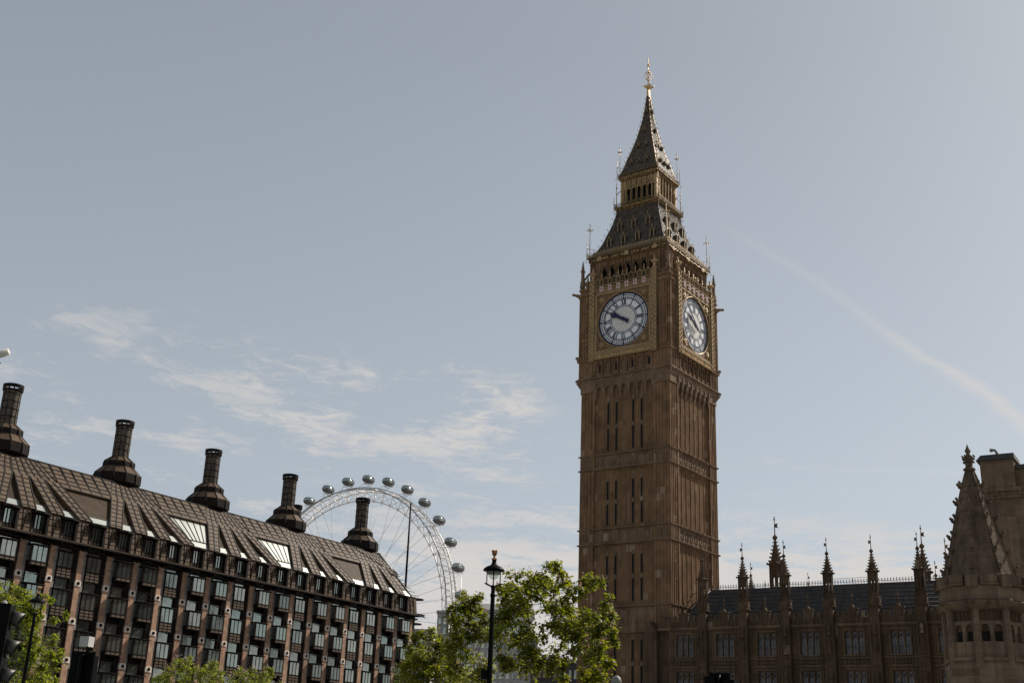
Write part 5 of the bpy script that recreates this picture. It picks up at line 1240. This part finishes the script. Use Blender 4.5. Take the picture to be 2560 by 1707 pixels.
# ================================================================ street lamps
def lamp(label,x,y,sign,first=None):
    if first is not None:
        r=first.copy(); COL.objects.link(r); r.location=(x,y,0); r['label']=label
        for ch in first.children:
            if ch.name.startswith('control_box') : continue
            c=ch.copy(); COL.objects.link(c); c.parent=r
        return r
    t=thing('street_lamp',label,'street lamp',(x,y,0),0,'black posts with gilt crowned lanterns')
    m=MB(); m.lathe([(.2,0),(.2,.3),(.13,.5),(.12,1.2),(.09,1.3),(.085,3.5),(.078,5.2),(.066,6.85),(.085,6.87),(.085,6.93),(.062,6.98),(.062,7.12),(.085,7.15),(.05,7.22)],12); m.build('post',M_black,t)
    m=MB()
    for s in (-1,1): m.path([(0,0,7.16),(s*.12,0,7.21),(s*.24,0,7.26)],.028,6); m.tube((s*.21,0,7.24),(s*.21,0,7.68),.017,6); m.ball((s*.255,0,7.265),.025,6,4)
    for s in (-1,1): m.tube((0,s*.21,7.3),(0,s*.21,7.68),.017,6); m.path([(0,0,7.16),(0,s*.21,7.3)],.02,6)
    m.build('lantern_frame',M_black,t)
    m=MB(); m.lathe([(.2,7.64),(.335,7.66),(.34,7.69),(.31,7.74),(.22,7.80),(.12,7.84),(.075,7.90),(.065,7.98),(.075,8.0)],20,smooth=True); m.build('lantern_roof',M_black,t)
    m=MB(); m.lathe([(.2,7.56),(.21,7.64)],20,smooth=True); m.build('reflector',M_lead,t)
    m=MB(); m.ball((0,0,7.54),.165,16,12,(1,1,.9)); m.build('globe',M_globe,t)
    m=MB(); m.lathe([(.05,7.99),(.085,8.01),(.085,8.05),(.035,8.09),(.03,8.13),(.06,8.2),(.085,8.31),(.06,8.31)],10); 
    for i in range(8): a=i*pi/4; m.tube((.05*cos(a),.05*sin(a),8.15),(.09*cos(a),.09*sin(a),8.32),.012,4)
    m.build('crown_finial',M_copper,t)
    if sign:
        m=MB(); m.box(-.26,-.07,-.1,.08,4.36,4.62); m.box(-.15,-.11,-.02,.02,4.05,4.36); m.box(-.27,-.06,-.11,.09,4.60,4.63); m.build('control_box',M_black,t)
    return t
L1=lamp('black street lamp with a small box on its post, by the tall tree',-.29,38.0,True)
lamp('black street lamp with gilt crown in front of the leftmost tree',-19.45,51.1,False,L1)
# ================================================================ signals and cameras
def signal(label,x,y,ztop,face,heads=3,s=1.0,name='traffic_light'):
    t=thing(name,label,'traffic light',(x,y,0),face)
    m=MB(); m.tube((0,0,0),(0,0,ztop-.9*s),.057,10); m.tube((0,0,ztop-1.0*s),(0,0,ztop+.02),.045,8); m.build('post',M_black,t)
    m=MB(); m.box(-.2*s,.2*s,-.30,-.06,ztop-heads*.32*s-.05,ztop); m.box(-.26*s,.26*s,-.08,-.06,ztop-heads*.32*s-.12,ztop+.07); m.tube((0,-.06,ztop-.2),(0,0,ztop-.2),.03,6); m.build('housing',M_black,t)
    for i in range(heads):
        z=ztop-.17*s-.315*s*i
        m=MB(); m.tube((0,-.30,z),(0,-.315,z),.1*s,16); o=m.build('lens',M_dark,t)
        h=MB(); n=14; vs=[];fs=[]
        for j in range(n+1):
            a=-.35+(pi+.7)*j/n; ca,sa=cos(a),sin(a); l=.15*s*(.55+.45*max(0,sa)); vs+=[(.112*s*ca,-.30,z+.112*s*sa),(.105*s*ca,-.30-l,z+.105*s*sa-.02)]
        for j in range(n): fs.append((2*j,2*j+1,2*j+3,2*j+2))
        h.add(vs,fs,True); q=h.build('hood',M_hood,t); md=q.modifiers.new('thick','SOLIDIFY'); md.thickness=.006
    return t
M_hood=plain('grey black plastic',(0.035,0.033,0.033),0.45,var=0.15)
p=px(45,1512,14); tl=signal('traffic light with three hooded heads, cut by the left edge',p.x-.37,14,p.z,rad(104))
m=MB(); m.lathe([(.035,p.z-.0),(.03,p.z+.035),(.012,p.z+.05)],8,(-.02,-.2)); m.build('cap',M_box,tl)
p=px(205,1636,25); t2=signal('black traffic light with a white box on top, before the stone piers',p.x,25,p.z,rad(165))
m=MB(); q=px(211,1588,25); zt=q.z; m.m=0; m.box(-.17,.04,-.1,.1,zt-.22,zt-.02); m.m=1; m.tube((-.1,0,p.z),(-.1,0,zt-.2),.025,6); m.tube((-.12,0,p.z),(-.16,-.05,zt-.3),.03,6); m.path([(-.06,-.12,zt-.05),(-.1,-.13,zt-.1),(-.16,-.13,zt-.2)],.028,6); m.path([(.02,-.13,zt-.14),(-.08,-.13,zt-.12)],.02,6)
m.build('detector_box',[M_box,M_black],t2)
p=px(1797,1688,30); t3=signal('top of a dark traffic light at the bottom edge, before the gothic range',p.x,30,p.z,rad(150))
m=MB(); m.box(-.42,-.12,-.15,.1,p.z-.4,p.z-.10); m.box(.08,.34,-.12,.08,p.z-.45,p.z-.02); m.tube((.04,0,p.z),(.04,0,p.z+.09),.02,6); m.ball((.04,0,p.z+.09),.028,6,4); m.tube((.2,0,p.z),(.2,0,p.z+.06),.025,6); m.box(.15,.27,-.03,.03,p.z+.05,p.z+.08); m.build('bracket',M_black,t3)
p=px(1541,1700,45); t=thing('camera_pole','slim pole with a small grey dome, foot of the clock tower','camera pole',(p.x,45,0))
m=MB(); m.tube((0,0,0),(0,0,p.z-.1),.06,8); m.build('post',M_black,t); m=MB(); m.lathe([(.16,p.z-.12),(.19,p.z-.05),(.16,p.z+.08),(.08,p.z+.16),(.01,p.z+.18)],12,smooth=True); m.build('dome',M_lead,t)
p=px(-75,900,20); t=thing('floodlight_pole','white cylindrical floodlight on a bracket, entering from the left edge','floodlight',(p.x,20,0))
m=MB(); m.tube((0,0,0),(0,0,p.z+.3),.07,8); m.tube((0,0,p.z-.35),(.45,0,p.z-.13),.012,5); m.tube((0,0,p.z+.25),(.42,0,p.z+.08),.008,5); m.path([(.42,0,p.z-.16),(.5,0,p.z-.07),(.545,0,p.z-.03),(.5,0,p.z-.01)],.012,5); m.tube((.40,0,p.z-.15),(.47,0,p.z-.09),.03,6); m.build('post',M_black,t)
a=px(-40,897,20); b=px(22,879,20); m=MB(); m.tube((a.x-p.x,0,a.z),(b.x-p.x,0,b.z),.064,16); m.tube((0,0,p.z-.05),(a.x-p.x,0,a.z),.03,6); m.build('lamp_housing',M_white,t)
